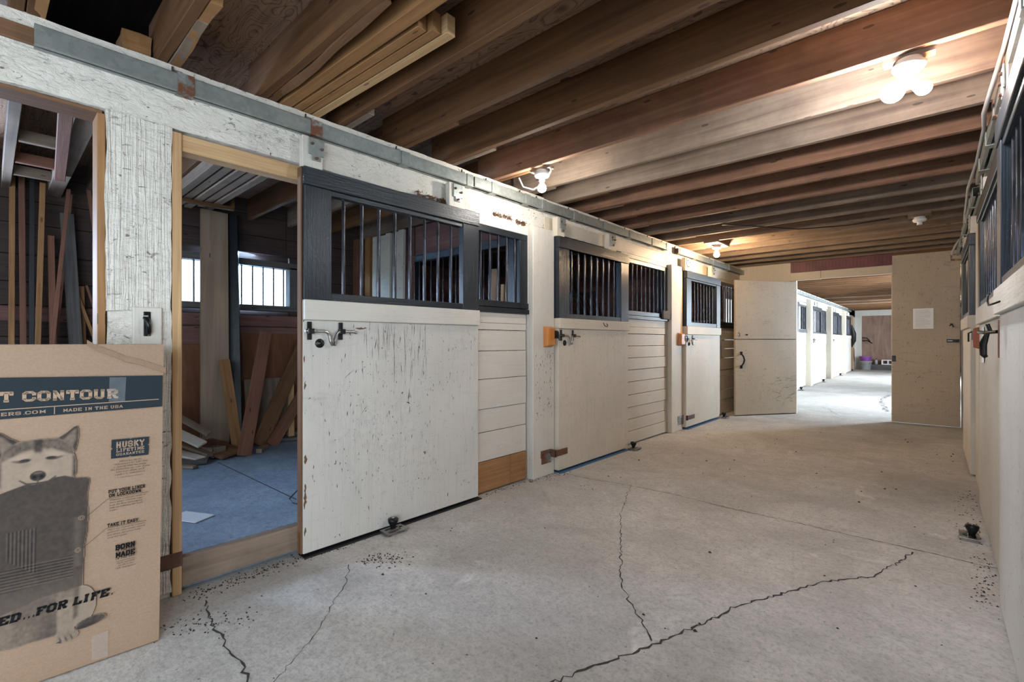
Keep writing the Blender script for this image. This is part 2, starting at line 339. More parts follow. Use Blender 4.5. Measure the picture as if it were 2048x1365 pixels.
class MB:
    def __init__(s): s.v = []; s.f = []; s.uv = []; s.sm = []
    def face(s, pts, uvs=None, smooth=False):
        i = len(s.v); s.v += [tuple(p) for p in pts]; s.f.append(tuple(range(i, i + len(pts)))); s.sm.append(smooth)
        s.uv.append(uvs or [(0, 0)] * len(pts))
    def idx(s, vs, faces, uvf=None, smooth=True):
        i = len(s.v); s.v += [tuple(p) for p in vs]
        for f in faces:
            s.f.append(tuple(i + k for k in f)); s.sm.append(smooth)
            s.uv.append([uvf(vs[k]) for k in f] if uvf else [(vs[k][0] + vs[k][1], vs[k][2]) for k in f])
    def hexa(s, P, g):
        """P: dict (i,j,k)->point of a box; g: grain axis 0,1,2; coordinates measured along the edges"""
        L = [(V3(P[1, 0, 0]) - V3(P[0, 0, 0])).length, (V3(P[0, 1, 0]) - V3(P[0, 0, 0])).length, (V3(P[0, 0, 1]) - V3(P[0, 0, 0])).length]
        ou, ov = random.uniform(0, 40), random.uniform(0, 40)
        vs = [P[i, j, k] for i in (0, 1) for j in (0, 1) for k in (0, 1)]
        def q(a, flip):
            o = [x for x in (0, 1, 2) if x != a]; res = []
            order = [(0, 0), (1, 0), (1, 1), (0, 1)]
            if flip: order.reverse()
            return o, order
        i0 = len(s.v); s.v += [tuple(p) for p in vs]
        for a in (0, 1, 2):
            for side in (0, 1):
                o, order = q(a, (side == 0) != (a == 1))
                ids, uvs = [], []
                for (p, r) in order:
                    ijk = [0, 0, 0]; ijk[a] = side; ijk[o[0]] = p; ijk[o[1]] = r
                    ids.append(i0 + ijk[0] * 4 + ijk[1] * 2 + ijk[2])
                    co = [ijk[t] * L[t] for t in range(3)]
                    if a == g: u, w = co[o[0]], co[o[1]]
                    else:
                        oth = [x for x in o if x != g][0]; u, w = co[g], co[oth] + a * 0.37
                    uvs.append((u + ou, w + ov))
                s.f.append(tuple(ids)); s.uv.append(uvs); s.sm.append(False)
    def box(s, T, d0, d1, a0, a1, z0, z1, g=1):
        P = {}
        for i, d in enumerate((d0, d1)):
            for j, a in enumerate((a0, a1)):
                for k, z in enumerate((z0, z1)): P[i, j, k] = T(d, a, z)
        s.hexa(P, g)
    def board(s, p0, p1, w, t, side, g=2):
        """a board running from p0 to p1, width w along side, thickness t"""
        p0, p1 = V3(p0), V3(p1); ax = (p1 - p0).normalized(); sd = V3(side); sd = (sd - ax * sd.dot(ax)).normalized(); n = ax.cross(sd)
        P = {}
        for i in (0, 1):
            for j in (0, 1):
                for k in (0, 1): P[i, j, k] = (p0 if k == 0 else p1) + n * (t * (i - 0.5)) + sd * (w * (j - 0.5))
        s.hexa(P, 2)
    def tube(s, pts, r, n=8, caps=True):
        pts = [V3(p) for p in pts]; R = r if isinstance(r, (list, tuple)) else [r] * len(pts)
        rings = []; up = Vector((0.13, 0.31, 0.94))
        for i, p in enumerate(pts):
            t = (pts[min(i + 1, len(pts) - 1)] - pts[max(i - 1, 0)]).normalized()
            if abs(t.dot(up)) > 0.97: up = Vector((1, 0.1, 0.05))
            a = t.cross(up).normalized(); b = t.cross(a).normalized(); up = -b if b.dot(up) < 0 else b
            a = t.cross(up).normalized(); b = a.cross(t)
            rings.append([p + (a * math.cos(2 * math.pi * k / n) + b * math.sin(2 * math.pi * k / n)) * R[i] for k in range(n)])
        vs = [q for rr in rings for q in rr]; fs = []
        for i in range(len(pts) - 1):
            for k in range(n):
                fs.append((i * n + k, i * n + (k + 1) % n, (i + 1) * n + (k + 1) % n, (i + 1) * n + k))
        s.idx(vs, fs)
        if caps:
            s.idx(rings[0], [tuple(range(n))[::-1]], smooth=False); s.idx(rings[-1], [tuple(range(n))], smooth=False)
    def lathe(s, prof, c, axis=(0, 0, 1), n=24):
        c = V3(c); ax = V3(axis).normalized(); h = Vector((1, 0, 0)) if abs(ax.x) < 0.9 else Vector((0, 1, 0))
        a = ax.cross(h).normalized(); b = ax.cross(a)
        vs = []; fs = []
        for (r, z) in prof:
            for k in range(n): vs.append(c + ax * z + (a * math.cos(2 * math.pi * k / n) + b * math.sin(2 * math.pi * k / n)) * max(r, 1e-4))
        for i in range(len(prof) - 1):
            for k in range(n): fs.append((i * n + k, i * n + (k + 1) % n, (i + 1) * n + (k + 1) % n, (i + 1) * n + k))
        s.idx(vs, fs)
    def rough(s, T, d0, d1, a0, a1, z0, z1, step=0.03, amp=0.006, freq=9, seed=0, edge=1.0):
        """a box with hewn, lumpy faces"""
        def sub(lo, hi): return max(1, int(round(abs(hi - lo) / step)))
        n = [sub(d0, d1), sub(a0, a1), sub(z0, z1)]; n[0] = min(n[0], 6)
        lo, hi = (d0, a0, z0), (d1, a1, z1); sd = Vector((seed * 3.1, seed * 1.7, 5.0))
        for ax in (0, 1, 2):
            o = [x for x in (0, 1, 2) if x != ax]
            for side in (0, 1):
                vs, fs, co = [], [], []
                nu, nv = n[o[0]], n[o[1]]
                for i in range(nu + 1):
                    for j in range(nv + 1):
                        p = [0, 0, 0]; p[ax] = hi[ax] if side else lo[ax]
                        p[o[0]] = lo[o[0]] + (hi[o[0]] - lo[o[0]]) * i / nu; p[o[1]] = lo[o[1]] + (hi[o[1]] - lo[o[1]]) * j / nv
                        q = Vector(p); d = mn.noise_vector(q * freq + sd) * amp + mn.noise_vector(q * freq * 0.3 + sd) * amp * 1.4 * edge
                        q = q + d; vs.append(T(q.x, q.y, q.z)); co.append(q)
                for i in range(nu):
                    for j in range(nv):
                        a, b, c, d = i * (nv + 1) + j, (i + 1) * (nv + 1) + j, (i + 1) * (nv + 1) + j + 1, i * (nv + 1) + j + 1
                        fs.append((a, b, c, d) if (side == 1) != (ax == 1) else (d, c, b, a))
                s.idx(vs, fs, smooth=False)
    def build(s, name, mat, parent=None, origin=None, bevel=0.0, kind=None, label=None):
        og = V3(origin) if origin is not None else (V3(parent.location) + (V3(parent.parent.location) if parent.parent else Vector((0, 0, 0))) if parent else V3((0, 0, 0)))
        me = bpy.data.meshes.new(name)
        me.from_pydata([tuple(V3(p) - og) for p in s.v], [], s.f)
        ul = me.uv_layers.new(name='UVMap'); flat = [c for f in s.uv for u in f for c in u]
        ul.data.foreach_set('uv', flat); me.polygons.foreach_set('use_smooth', s.sm)
        me.materials.append(M[mat] if isinstance(mat, str) else mat); me.update()
        o = bpy.data.objects.new(name, me); COL.objects.link(o)
        if parent: o.parent = parent
        else: o.location = og
        if bevel > 0:
            b = o.modifiers.new('bevel', 'BEVEL'); b.width = bevel; b.segments = 1; b.limit_method = 'ANGLE'
        if kind: o['kind'] = kind
        if label: o['label'] = label
        return o


def tag(o, label, cat, group=None, kind=None):
    o['label'] = label; o['category'] = cat
    if group: o['group'] = group
    if kind: o['kind'] = kind
    return o


def thing(name, loc, label, cat, group=None, kind='thing'):
    o = bpy.data.objects.new(name, None); COL.objects.link(o); o.location = loc; o.empty_display_size = 0.05
    return tag(o, label, cat, group, kind)


def structure(o): o['kind'] = 'structure'; return o


# frames of the walls: d = out into the aisle, a = along, z = up
A0, B0, XR, YF = -2.665, 0.012, 0.29, 8.95
def TL(d, a, z): return (A0 + B0 * a + d, a, z)
def TR(d, a, z): return (XR - d, a, z)
def TF(d, a, z): return (a, YF + 0.03 * a - d, z)          # far wall, a = X
def TW(x, y, z): return (x, y, z)
def T2(d, a, z): return (-2.53 + d, a, z)                  # second aisle, left wall


def B(name, mat, parent, T, dims, g=1, bevel=0.003, label=None, origin=None, kind=None):
    mb = MB()
    for dm in (dims if isinstance(dims[0], (list, tuple)) else [dims]): mb.box(T, *dm, g=g)
    return mb.build(name, mat, parent, origin=origin, bevel=bevel, label=label, kind=kind)


NTH = ['first', 'second', 'third', 'fourth', 'fifth', 'sixth', 'seventh', 'eighth', 'ninth', 'tenth', 'eleventh', 'twelfth', 'thirteenth', 'fourteenth',
       'fifteenth', 'sixteenth', 'seventeenth', 'eighteenth', 'nineteenth', 'twentieth', 'twenty-first', 'twenty-second', 'twenty-third', 'twenty-fourth',
       'twenty-fifth', 'twenty-sixth', 'twenty-seventh', 'twenty-eighth', 'twenty-ninth', 'thirtieth', 'thirty-first', 'thirty-second', 'thirty-third',
       'thirty-fourth', 'thirty-fifth', 'thirty-sixth', 'thirty-seventh', 'thirty-eighth', 'thirty-ninth', 'fortieth']
ZB = 2.495      # top of the wall beams = underside of the joists
ZD = 2.715      # underside of the deck

# ------------------------------------------------------------------ floor, ceiling, outer walls
mb = MB()
mb.box(TW, -2.75, 0.32, -2.6, 8.98, -0.12, 0.0, g=1)
mb.box(TW, -2.70, 2.4, 8.98, 25.5, -0.12, 0.0, g=1)
floor = structure(mb.build('floor', 'floor', origin=(-1.2, 4, 0)))
mb = MB()
mb.box(TW, -5.5, -2.715, -2.6, 3.18, -0.05, 0.165); mb.box(TW, -5.5, -2.72, 3.18, 8.95, -0.05, 0.05)
structure(mb.build('stall_floor', 'stall_floor', origin=(-4, 1, 0)))
mb = MB(); mb.box(TW, 0.32, 3.4, -2.6, 8.98, -0.12, 0.02)
structure(mb.build('stall_floor', 'stall_floor', origin=(2, 3, 0)))


def crack(pts, w0, w1, jag=0.012, seed=1):
    rnd = random.Random(seed); P = []
    for i in range(len(pts) - 1):
        (x0, y0), (x1, y1) = pts[i], pts[i + 1]; L = math.hypot(x1 - x0, y1 - y0); n = max(2, int(L / 0.022))
        for k in range(n):
            t = k / n; P.append(Vector((x0 + (x1 - x0) * t + rnd.uniform(-jag, jag), y0 + (y1 - y0) * t + rnd.uniform(-jag, jag), 0)))
    P.append(Vector((*pts[-1], 0))); m = MB(); prev = None
    for i, p in enumerate(P):
        t = (P[min(i + 1, len(P) - 1)] - P[max(i - 1, 0)]).normalized(); n = Vector((-t.y, t.x, 0)); w = (w0 + (w1 - w0) * i / len(P)) * rnd.uniform(0.45, 1.5)
        a, b = p + n * w / 2, p - n * w / 2; a.z = b.z = 0.0012
        if prev: m.face([prev[0], prev[1], b, a])
        prev = (a, b)
    return m


for k, (pts, w0, w1, jg) in enumerate([
    ([(-2.608, 3.50), (-2.32, 3.48), (-1.919, 3.55), (-1.504, 3.579), (-1.122, 3.551), (-0.655, 3.56), (-0.312, 3.553), (-0.081, 3.558), (0.258, 3.545)], 0.006, 0.006, 0.006),
    ([(-1.05, 1.15), (-0.992, 1.331), (-0.914, 1.538), (-0.82, 1.759), (-0.736, 2.01), (-0.667, 2.248), (-0.542, 2.501), (-0.403, 2.78), (-0.242, 2.991), (-0.156, 3.248), (-0.091, 3.506)], 0.009, 0.007, 0.010),
    ([(-1.882, 3.583), (-1.614, 2.914), (-1.369, 2.491), (-1.199, 2.166), (-1.058, 1.98), (-0.934, 1.881), (-0.84, 1.77)], 0.003, 0.006, 0.009),
    ([(-2.50, 0.67), (-2.319, 0.637), (-2.084, 0.624), (-1.914, 0.623), (-1.70, 0.60)], 0.006, 0.008, 0.010),
    ([(-2.331, 1.295), (-2.158, 1.172), (-2.026, 1.028), (-1.899, 0.92), (-1.826, 0.815), (-1.70, 0.64)], 0.003, 0.003, 0.008),
    ([(-1.75, 8.93), (-1.36, 8.92), (-0.448, 8.80), (0.2, 8.8)], 0.006, 0.006, 0.004),
    ([(-0.74, 13.4), (-0.80, 12.2), (-0.74, 11.3), (-0.65, 10.9), (-0.62, 10.2)], 0.014, 0.018, 0.05),
    ([(-1.5, 10.1), (-1.351, 9.812), (-1.28, 9.5), (-1.123, 9.132)], 0.006, 0.008, 0.02),
    ([(-2.5, 13.1), (-1.2, 13.2), (0.4, 13.1)], 0.01, 0.01, 0.006),
]):
    o = crack(pts, w0, w1, jg, k).build('crack', 'crack', floor)
# joint in the stall floor
m = MB(); m.face([(-4.54, 1.30, 0.1665), (-3.09, 1.335, 0.1665), (-3.09, 1.345, 0.1665), (-4.54, 1.308, 0.1665)]); m.build('crack', 'crack', floor)


def dirt_patch(name, pts, n, r, parent, seed, zb=0.0):
    rnd = random.Random(seed); m = MB()
    for _ in range(n):
        (x0, y0), (x1, y1), sp = pts; t = rnd.random(); x = x0 + (x1 - x0) * t + rnd.gauss(0, sp); y = y0 + (y1 - y0) * t + rnd.gauss(0, sp)
        s_ = r * rnd.uniform(0.3, 1.3); c = Vector((x, y, zb + s_ * 0.25)); q = rnd.random() * 6
        vs = [c + Vector((math.cos(q + k * 1.57) * s_, math.sin(q + k * 1.57) * s_ * rnd.uniform(0.5, 1), -s_ * 0.3)) for k in range(4)] + [c + Vector((0, 0, s_ * 0.45))]
        m.idx(vs, [(0, 1, 4), (1, 2, 4), (2, 3, 4), (3, 0, 4)], smooth=False)
    return m


dirt = dirt_patch('grit', ((-2.60, 0.62), (-2.60, 1.5), 0.035), 420, 0.006, None, 3)
for seg in [((-2.60, 2.5), (-2.58, 3.2), 0.02), ((-2.57, 3.1), (-2.50, 3.5), 0.04), ((-2.59, 6.0), (-2.50, 6.5), 0.04), ((0.19, 2.9), (0.2, 3.7), 0.03), ((0.16, 3.9), (0.22, 5.2), 0.04), ((-2.40, 0.5), (-2.2, 0.75), 0.05), ((-2.2, 1.5), (-2.3, 1.4), 0.05)]:
    mm = dirt_patch('x', seg, 120, 0.006, None, int(seg[0][1] * 10)); dirt.idx([Vector(v) for v in mm.v], mm.f, smooth=False)
rnd = random.Random(11)
for _ in range(170):
    x, y = rnd.uniform(-2.4, 0.15), rnd.uniform(0.6, 7.5); mm = dirt_patch('x', ((x, y), (x, y), 0.0), 1, rnd.choice([0.004, 0.006, 0.011]), None, rnd.random())
    dirt.idx([Vector(v) for v in mm.v], mm.f, smooth=False)
tag(dirt.build('grit', 'dirt', origin=(-2.5, 1, 0)), 'dark grit and crumbs scattered over the concrete floor', 'grit', kind='stuff')

ceil_m = MB()
# sheets of plywood, with the hole left open near the first post
for (x0, x1, y0, y1) in [(-5.6, -2.9, -2.6, 0.14), (-2.9, 0.6, -2.6, 0.15), (-5.6, -4.2, 0.14, 0.58), (-4.2, 3.5, 0.58, 9.1), (-5.6, -4.2, 0.58, 9.1), (-2.9 + 1.6, 3.5, 0.15, 0.58), (0.6, 3.5, -2.6, 0.15), (-2.75, 3.5, 9.1, 25.5)]:
    ceil_m.box(TW, x0, x1, y0 + 0.002, y1 - 0.002, ZD, ZD + 0.02, g=0)
structure(ceil_m.build('ceiling', 'deck', origin=(-1, 4, ZD)))
structure(B('ceiling', 'dark_plank', None, TW, (-5.8, 3.6, -2.9, 25.6, 3.3, 3.35), g=0, bevel=0, origin=(-1, 4, 3.3)))   # underside of the loft roof above the hole
structure(B('wall_outer_left', 'dark_plank', None, TW, [(-5.62, -5.58, -2.6, -1.5, -0.1, 3.3), (-5.62, -5.58, -0.5, 1.19, -0.1, 3.3), (-5.62, -5.58, -1.5, -0.5, -0.1, 1.55), (-5.62, -5.58, -1.5, -0.5, 2.05, 3.3), (-5.62, -5.58, 2.31, 3.2, -0.1, 3.3), (-5.62, -5.58, 1.19, 2.31, -0.1, 1.55), (-5.62, -5.58, 1.19, 2.31, 2.05, 3.3), (-5.62, -5.58, 3.2, 25.5, -0.1, 3.3)], bevel=0, origin=(-5.6, 0, 0)))
structure(B('wall_outer_right', 'dark_plank', None, TW, [(3.4, 3.45, -2.6, 9.0, -0.1, 3.3)], bevel=0, origin=(3.4, 3, 0)))
# entrance wall behind: solid beside the open doorway
structure(B('wall_back', 'cream_board', None, TW, [(-5.6, -2.5, -2.66, -2.6, 0, 3.3), (0.1, 3.4, -2.66, -2.6, 0, 3.3), (-2.5, 0.1, -2.66, -2.6, 2.45, 3.3)], bevel=0, origin=(-1, -2.6, 0)))

# stall back wall of wide planks with the barred window opening
XBK = -5.45
wb = MB(); zz = 0.165; k = 0
while zz < 2.7:
    h = 0.19 + 0.03 * ((k * 7) % 3); z1 = min(zz + h, 2.72)
    segs = [(-2.6, 8.9)]
    if z1 > 1.59 and zz < 2.01: segs = [(-2.6, -1.5), (-0.5, 1.20), (2.28, 8.9)]  # first gap: opening added out of view for the store stall light
    for (s0, s1) in segs:
        cut = [s0] + [c for c in (0.9 + (k % 3) * 0.3, 2.25, 4.4) if s0 < c < s1] + [s1]
        for i in range(len(cut) - 1): wb.box(TW, XBK - 0.035 - 0.003 * ((k + i) % 2), XBK, cut[i] + 0.002, cut[i + 1] - 0.002, zz + 0.004, z1)
    zz = z1; k += 1
structure(wb.build('wall_left', 'dark_plank', origin=(XBK, 1, 0), bevel=0.003))
structure(B('trim_1', 'red_plank', None, TW, [(XBK, XBK + 0.02, -0.3, 3.1, 1.36, 1.48), (XBK, XBK + 0.015, 0.6, 3.1, 1.12, 1.35)], bevel=0.003, origin=(XBK, 1, 1.4)))


def stall_window(n, y0, y1, z0, z1, nb):
    w = bpy.data.objects.new(f'window_{n}', None); COL.objects.link(w); w.location = (XBK, (y0 + y1) / 2, z0); w['kind'] = 'structure'
    f = MB()
    f.box(TW, XBK - 0.10, XBK + 0.02, y0 - 0.09, y0, z0 - 0.02, z1 + 0.02, g=2); f.box(TW, XBK - 0.10, XBK + 0.02, y1, y1 + 0.09, z0 - 0.02, z1 + 0.02, g=2)
    f.box(TW, XBK - 0.10, XBK + 0.02, y0 - 0.09, y1 + 0.09, z1, z1 + 0.07); f.box(TW, XBK - 0.10, XBK + 0.03, y0 - 0.09, y1 + 0.09, z0 - 0.06, z0)
    f.build('window_frame', 'raw_grey', w, bevel=0.003)
    for k in range(nb):
        y = y0 + (y1 - y0) * (k + 0.5) / nb; b = MB(); b.tube([(XBK - 0.02, y, z0), (XBK - 0.02, y, z1)], 0.008, 8); b.build('window_bar', 'bar', w)
    p = MB(); p.box(TW, XBK - 0.085, XBK - 0.081, y0, y1, z0, z1)
    gl = bpy.data.materials.new('dusty_pane'); gl.use_nodes = True; bb = gl.node_tree.nodes['Principled BSDF']
    bb.inputs['Transmission Weight'].default_value = 1; bb.inputs['Roughness'].default_value = 0.25; bb.inputs['IOR'].default_value = 1.02
    bb.inputs['Base Color'].default_value = (0.95, 0.98, 1, 1)
    p.build('window_pane', gl, w)


stall_window(1, 1.20, 2.28, 1.59, 2.01, 10)

# ------------------------------------------------------------------ joists
def joist(x0, x1, y, mat, label, group, hh=0.219, t=0.042, sl=0.02, name='ceiling_joist', z=ZB, ref=-2.6):
    m = MB(); P = {}
    ya, yb = y + sl * (x0 - ref), y + sl * (x1 - ref)
    for i, (x, yy) in enumerate(((x0, ya), (x1, yb))):
        for j in (0, 1):
            for k in (0, 1): P[i, j, k] = (x, yy - t + t * j, z + hh * k)
    m.hexa(P, 0)
    return tag(m.build(name, mat, origin=((x0 + x1) / 2, y, z), bevel=0.003), label, 'joist', group)


JY = [0.095, 0.557, 0.997, 1.436, 1.84, 2.26, 2.74, 3.18, 3.60, 4.02, 4.47, 4.93, 5.38, 5.85, 6.28, 6.70, 7.14, 7.57, 8.01, 8.44, 8.86]
for i, y in enumerate(JY):
    n = len(JY) - 1 - i
    mat = 'joist' if i < 6 else ('joist_lamplit' if i < 12 else 'joist_pale') if i != 8 and i != 7 else 'joist_pale'  # joists past the bulbs get paler, pinker wood: lamplight put into colour
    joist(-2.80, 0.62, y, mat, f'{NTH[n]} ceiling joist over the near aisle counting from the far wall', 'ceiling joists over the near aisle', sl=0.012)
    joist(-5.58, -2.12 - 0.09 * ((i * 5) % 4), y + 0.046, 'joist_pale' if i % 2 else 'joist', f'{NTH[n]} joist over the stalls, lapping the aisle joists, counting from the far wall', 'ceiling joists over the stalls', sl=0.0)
for i in range(-4, 0):
    joist(-5.58, 0.62, 0.095 + 0.44 * i, 'joist', f'{NTH[-i - 1]} ceiling joist behind the camera-side stall counting back from the broken stub', 'ceiling joists over the entrance end', sl=0.0)
# broken stub and rough-edged twin by the hole
m = MB(); m.rough(TW, -2.86, -2.70, 0.40, 0.50, ZB, ZB + 0.11, 0.02, 0.006, 20, 3)
tag(m.build('joist_stub', 'pine_dark', origin=(-2.8, 0.45, ZB)), 'short splintered timber stub sitting on the beam beside the ceiling hole', 'timber stub')
m = MB(); m.rough(TW, -2.85, -2.05, 0.565, 0.605, ZB, ZB + 0.19, 0.025, 0.008, 12, 8)
tag(m.build('split_joist', 'pine_dark', origin=(-2.5, 0.58, ZB)), 'split joist piece with torn ragged edge beside the ceiling hole', 'joist')
m = MB(); m.rough(TW, -2.86, -1.7, 0.115, 0.150, ZB, ZB + 0.2, 0.03, 0.005, 12, 9)
tag(m.build('split_joist', 'pine_dark', origin=(-2.5, 0.13, ZB)), 'bare joist piece at the top left corner of the ceiling', 'joist')
m = MB(); m.rough(TW, -2.80, -1.55, 1.002, 1.040, ZB, ZB + 0.17, 0.025, 0.009, 14, 12)
tag(m.build('split_joist', 'edge_brown', origin=(-2.5, 1.02, ZB)), 'crumbling rotten joist piece next to the three stored pine sticks', 'joist')
# stored pine sticks alongside the joist
for k, (ya, yb, x1, mt, lab) in enumerate([(1.055, 1.115, -1.30, 'pine_dark', 'short honey-coloured pine stick stored overhead, beside the rotten joist'),
                                       (1.125, 1.17, -1.58, 'pine_dark', 'honey-coloured pine stick stored overhead with bluish sawn end, first of three'),
                                       (1.178, 1.222, -1.55, 'pine_dark', 'pine stick stored overhead with bluish sawn end, middle of three'),
                                       (1.23, 1.276, -1.52, 'pine', 'pine stick stored overhead with bluish sawn end, outermost of three')]):
    m = MB(); P = {}
    for i, x in enumerate((-2.85, x1)):
        for j in (0, 1):
            for q in (0, 1): P[i, j, q] = (x, (ya, yb)[j] + (0.055 if i else 0), ZB + 0.001 + 0.085 * q)
    m.hexa(P, 0)
    o = tag(m.build('timber_stick', mt, origin=(-2.2, ya, ZB), bevel=0.002), lab, 'timber', 'pine sticks stored between the joists')

# bridging tops: top plate strip over the beams
# ------------------------------------------------------------------ left wall: beam, posts
m = MB(); m.rough(TL, -0.15, 0.0, -2.6, 3.35, 2.20, ZB, 0.035, 0.004, 11, 1); m.rough(TL, -0.15, 0.0, 3.35, 8.93, 2.20, ZB - 0.005, 0.09, 0.003, 8, 2)
structure(m.build('beam_left', 'coat', origin=TL(0, 3, 2.2)))
structure(B('trim_2', 'cream_board', None, TL, [(-0.16, 0.002, 3.36, 8.93, 2.205, 2.33)], bevel=0.003, origin=TL(0, 6, 2.2)))
structure(B('trim_3', 'edge_brown', None, TL, [(-0.155, -0.02, -2.5, 0.33, 2.185, 2.20), (0.001, 0.012, 0.0, 0.13, 2.372, 2.44)], bevel=0.002, origin=TL(0, 0, 2.2)))


def post(a0, a1, d0, d1, mat, label, rough=False, z1=2.20, seed=0):
    t = thing('wooden_post', TL(0, (a0 + a1) / 2, 0), label, 'post'); m = MB()
    if rough: m.rough(TL, d0, d1, a0, a1, 0, z1, 0.03, 0.005, 10, seed)
    else: m.box(TL, d0, d1, a0, a1, 0, z1, g=2)
    m.build('post_body', mat, t, bevel=0 if rough else 0.004)
    return t


p1 = post(0.345, 0.567, -0.17, -0.012, 'coat', 'thick first post with lumpy trowelled white coat behind the cardboard box', True, seed=4)
m = MB()   # the thick coat with its ragged lower end
m.rough(TL, -0.02, 0.010, 0.338, 0.570, 1.335, 2.198, 0.02, 0.006, 13, 6)
m.rough(TL, -0.02, 0.004, 0.50, 0.572, 0.02, 1.34, 0.02, 0.007, 13, 7)
m.build('coat', 'post_coat', p1)
B('side_board', 'pine_dark', p1, TL, (-0.15, -0.015, 0.312, 0.340, 0.2, 2.186), g=2)
B('latch_block', 'white_board', p1, TL, (-0.012, 0.022, 0.428, 0.532, 0.3, 1.352), g=2)
lt = MB(); lt.box(TL, 0.022, 0.027, 0.464, 0.490, 1.222, 1.332, g=2); kp = lt.build('latch_keeper', 'iron', p1, bevel=0.002)
lt = MB(); lt.tube([TL(0.024, 0.470, 1.305), TL(0.042, 0.474, 1.295), TL(0.050, 0.478, 1.27), TL(0.042, 0.480, 1.245), TL(0.026, 0.482, 1.235)], 0.010, 8); lt.build('keeper_loop', 'iron', kp)
lt = MB(); lt.tube([TL(0.026, 0.465, 1.312), TL(0.034, 0.480, 1.312)], 0.005, 8); lt.tube([TL(0.026, 0.482, 1.228), TL(0.032, 0.482, 1.228)], 0.004, 8); lt.build('screw', 'steel', kp)

st = thing('pine_stud', TL(0, 0.59, 0), 'bare pine stud standing against the first post beside the open stall', 'stud')
B('stud_board', 'pine', st, TL, (-0.09, 0.008, 0.574, 0.612, 0.0, 2.185), g=2)
B('rusty_strap', 'rust', st, TL, (0.006, 0.012, 0.520, 0.614, 0.135, 0.205))
o = B('door_header', 'pine', None, TL, (-0.09, -0.005, 0.613, 1.30, 2.105, 2.186), origin=TL(0, 0.9, 2.1)); tag(o, 'bare pine board lining the top of the open stall doorway', 'board', kind='thing')
o = B('timber_sill', 'joist_pale', None, TL, [(-0.05, 0.0, 0.613, 2.4, 0.03, 0.166)], origin=TL(0, 0.9, 0)); tag(o, 'weathered timber kerb across the foot of the open stall doorway', 'sill', kind='thing')


def planks(mb, T, d0, d1, a0, a1, zs, seed=0):
    for i in range(len(zs) - 1):
        j = ((i * 5 + seed) % 3) * 0.003
        mb.box(T, d0 - j, d1 - j, a0, a1, zs[i + 1] + 0.003, zs[i] - 0.002)


def fixed_front(T, a0, a1, zw0, zw1, zs, nb, matp, label, jamb=0.06, ja=None, orange=False, wall_d=-0.03, group=None, name='stall_screen'):
    t = thing(name, T(0, (a0 + a1) / 2, 0), label, 'stall front', group)
    f = MB(); f.box(T, -0.05, 0.0, a0, a1, zw1 - 0.05, zw1); f.box(T, -0.05, 0.012, a0, a1, zw0 - 0.0, zw0 + 0.05)
    f.box(T, -0.05, 0.02, a0, a1, zw0 - 0.045, zw0 - 0.005)
    f.box(T, -0.05, 0.0, a1 - jamb, a1, zw0, zw1 - 0.05, g=2); f.box(T, -0.05, 0.0, a0, a0 + 0.03, zw0, zw1 - 0.05, g=2)
    f.box(T, -0.12, -0.05, a1 - jamb - 0.02, a1, zw0, zw1, g=2)
    f.build('window_frame', 'black', t, bevel=0.003)
    for k in range(nb):
        a = a0 + 0.03 + (a1 - jamb - a0 - 0.03) * (k + 0.6) / nb; b = MB(); b.tube([T(-0.025, a, zw0 + 0.03), T(-0.025, a, zw1 - 0.03)], 0.010, 8); b.build('bar', 'bar', t)
    B('sill_board', matp, t, T, (-0.03, 0.0, a0, a1 - 0.02, zs[0], zw0 - 0.045))
    B('head_board', matp, t, T, (-0.04, 0.006, a0, a1 + 0.0, zw1, 2.204))
    p = MB(); z2 = zs if not orange else zs[:-1]; planks(p, T, wall_d, 0.0, a0, a1 - 0.02, z2)
    p.build('planking', matp, t, bevel=0.002)
    if orange:
        B('kick_board', 'pine_dark', t, T, [(-0.03, 0.004, a0, a0 + (a1 - a0) * 0.64, 0.012, zs[-2] - 0.002), (-0.03, 0.004, a0 + (a1 - a0) * 0.64 + 0.003, a1 - 0.02, 0.012, zs[-2] - 0.002)], label='bare orange pine kick boards')
    return t


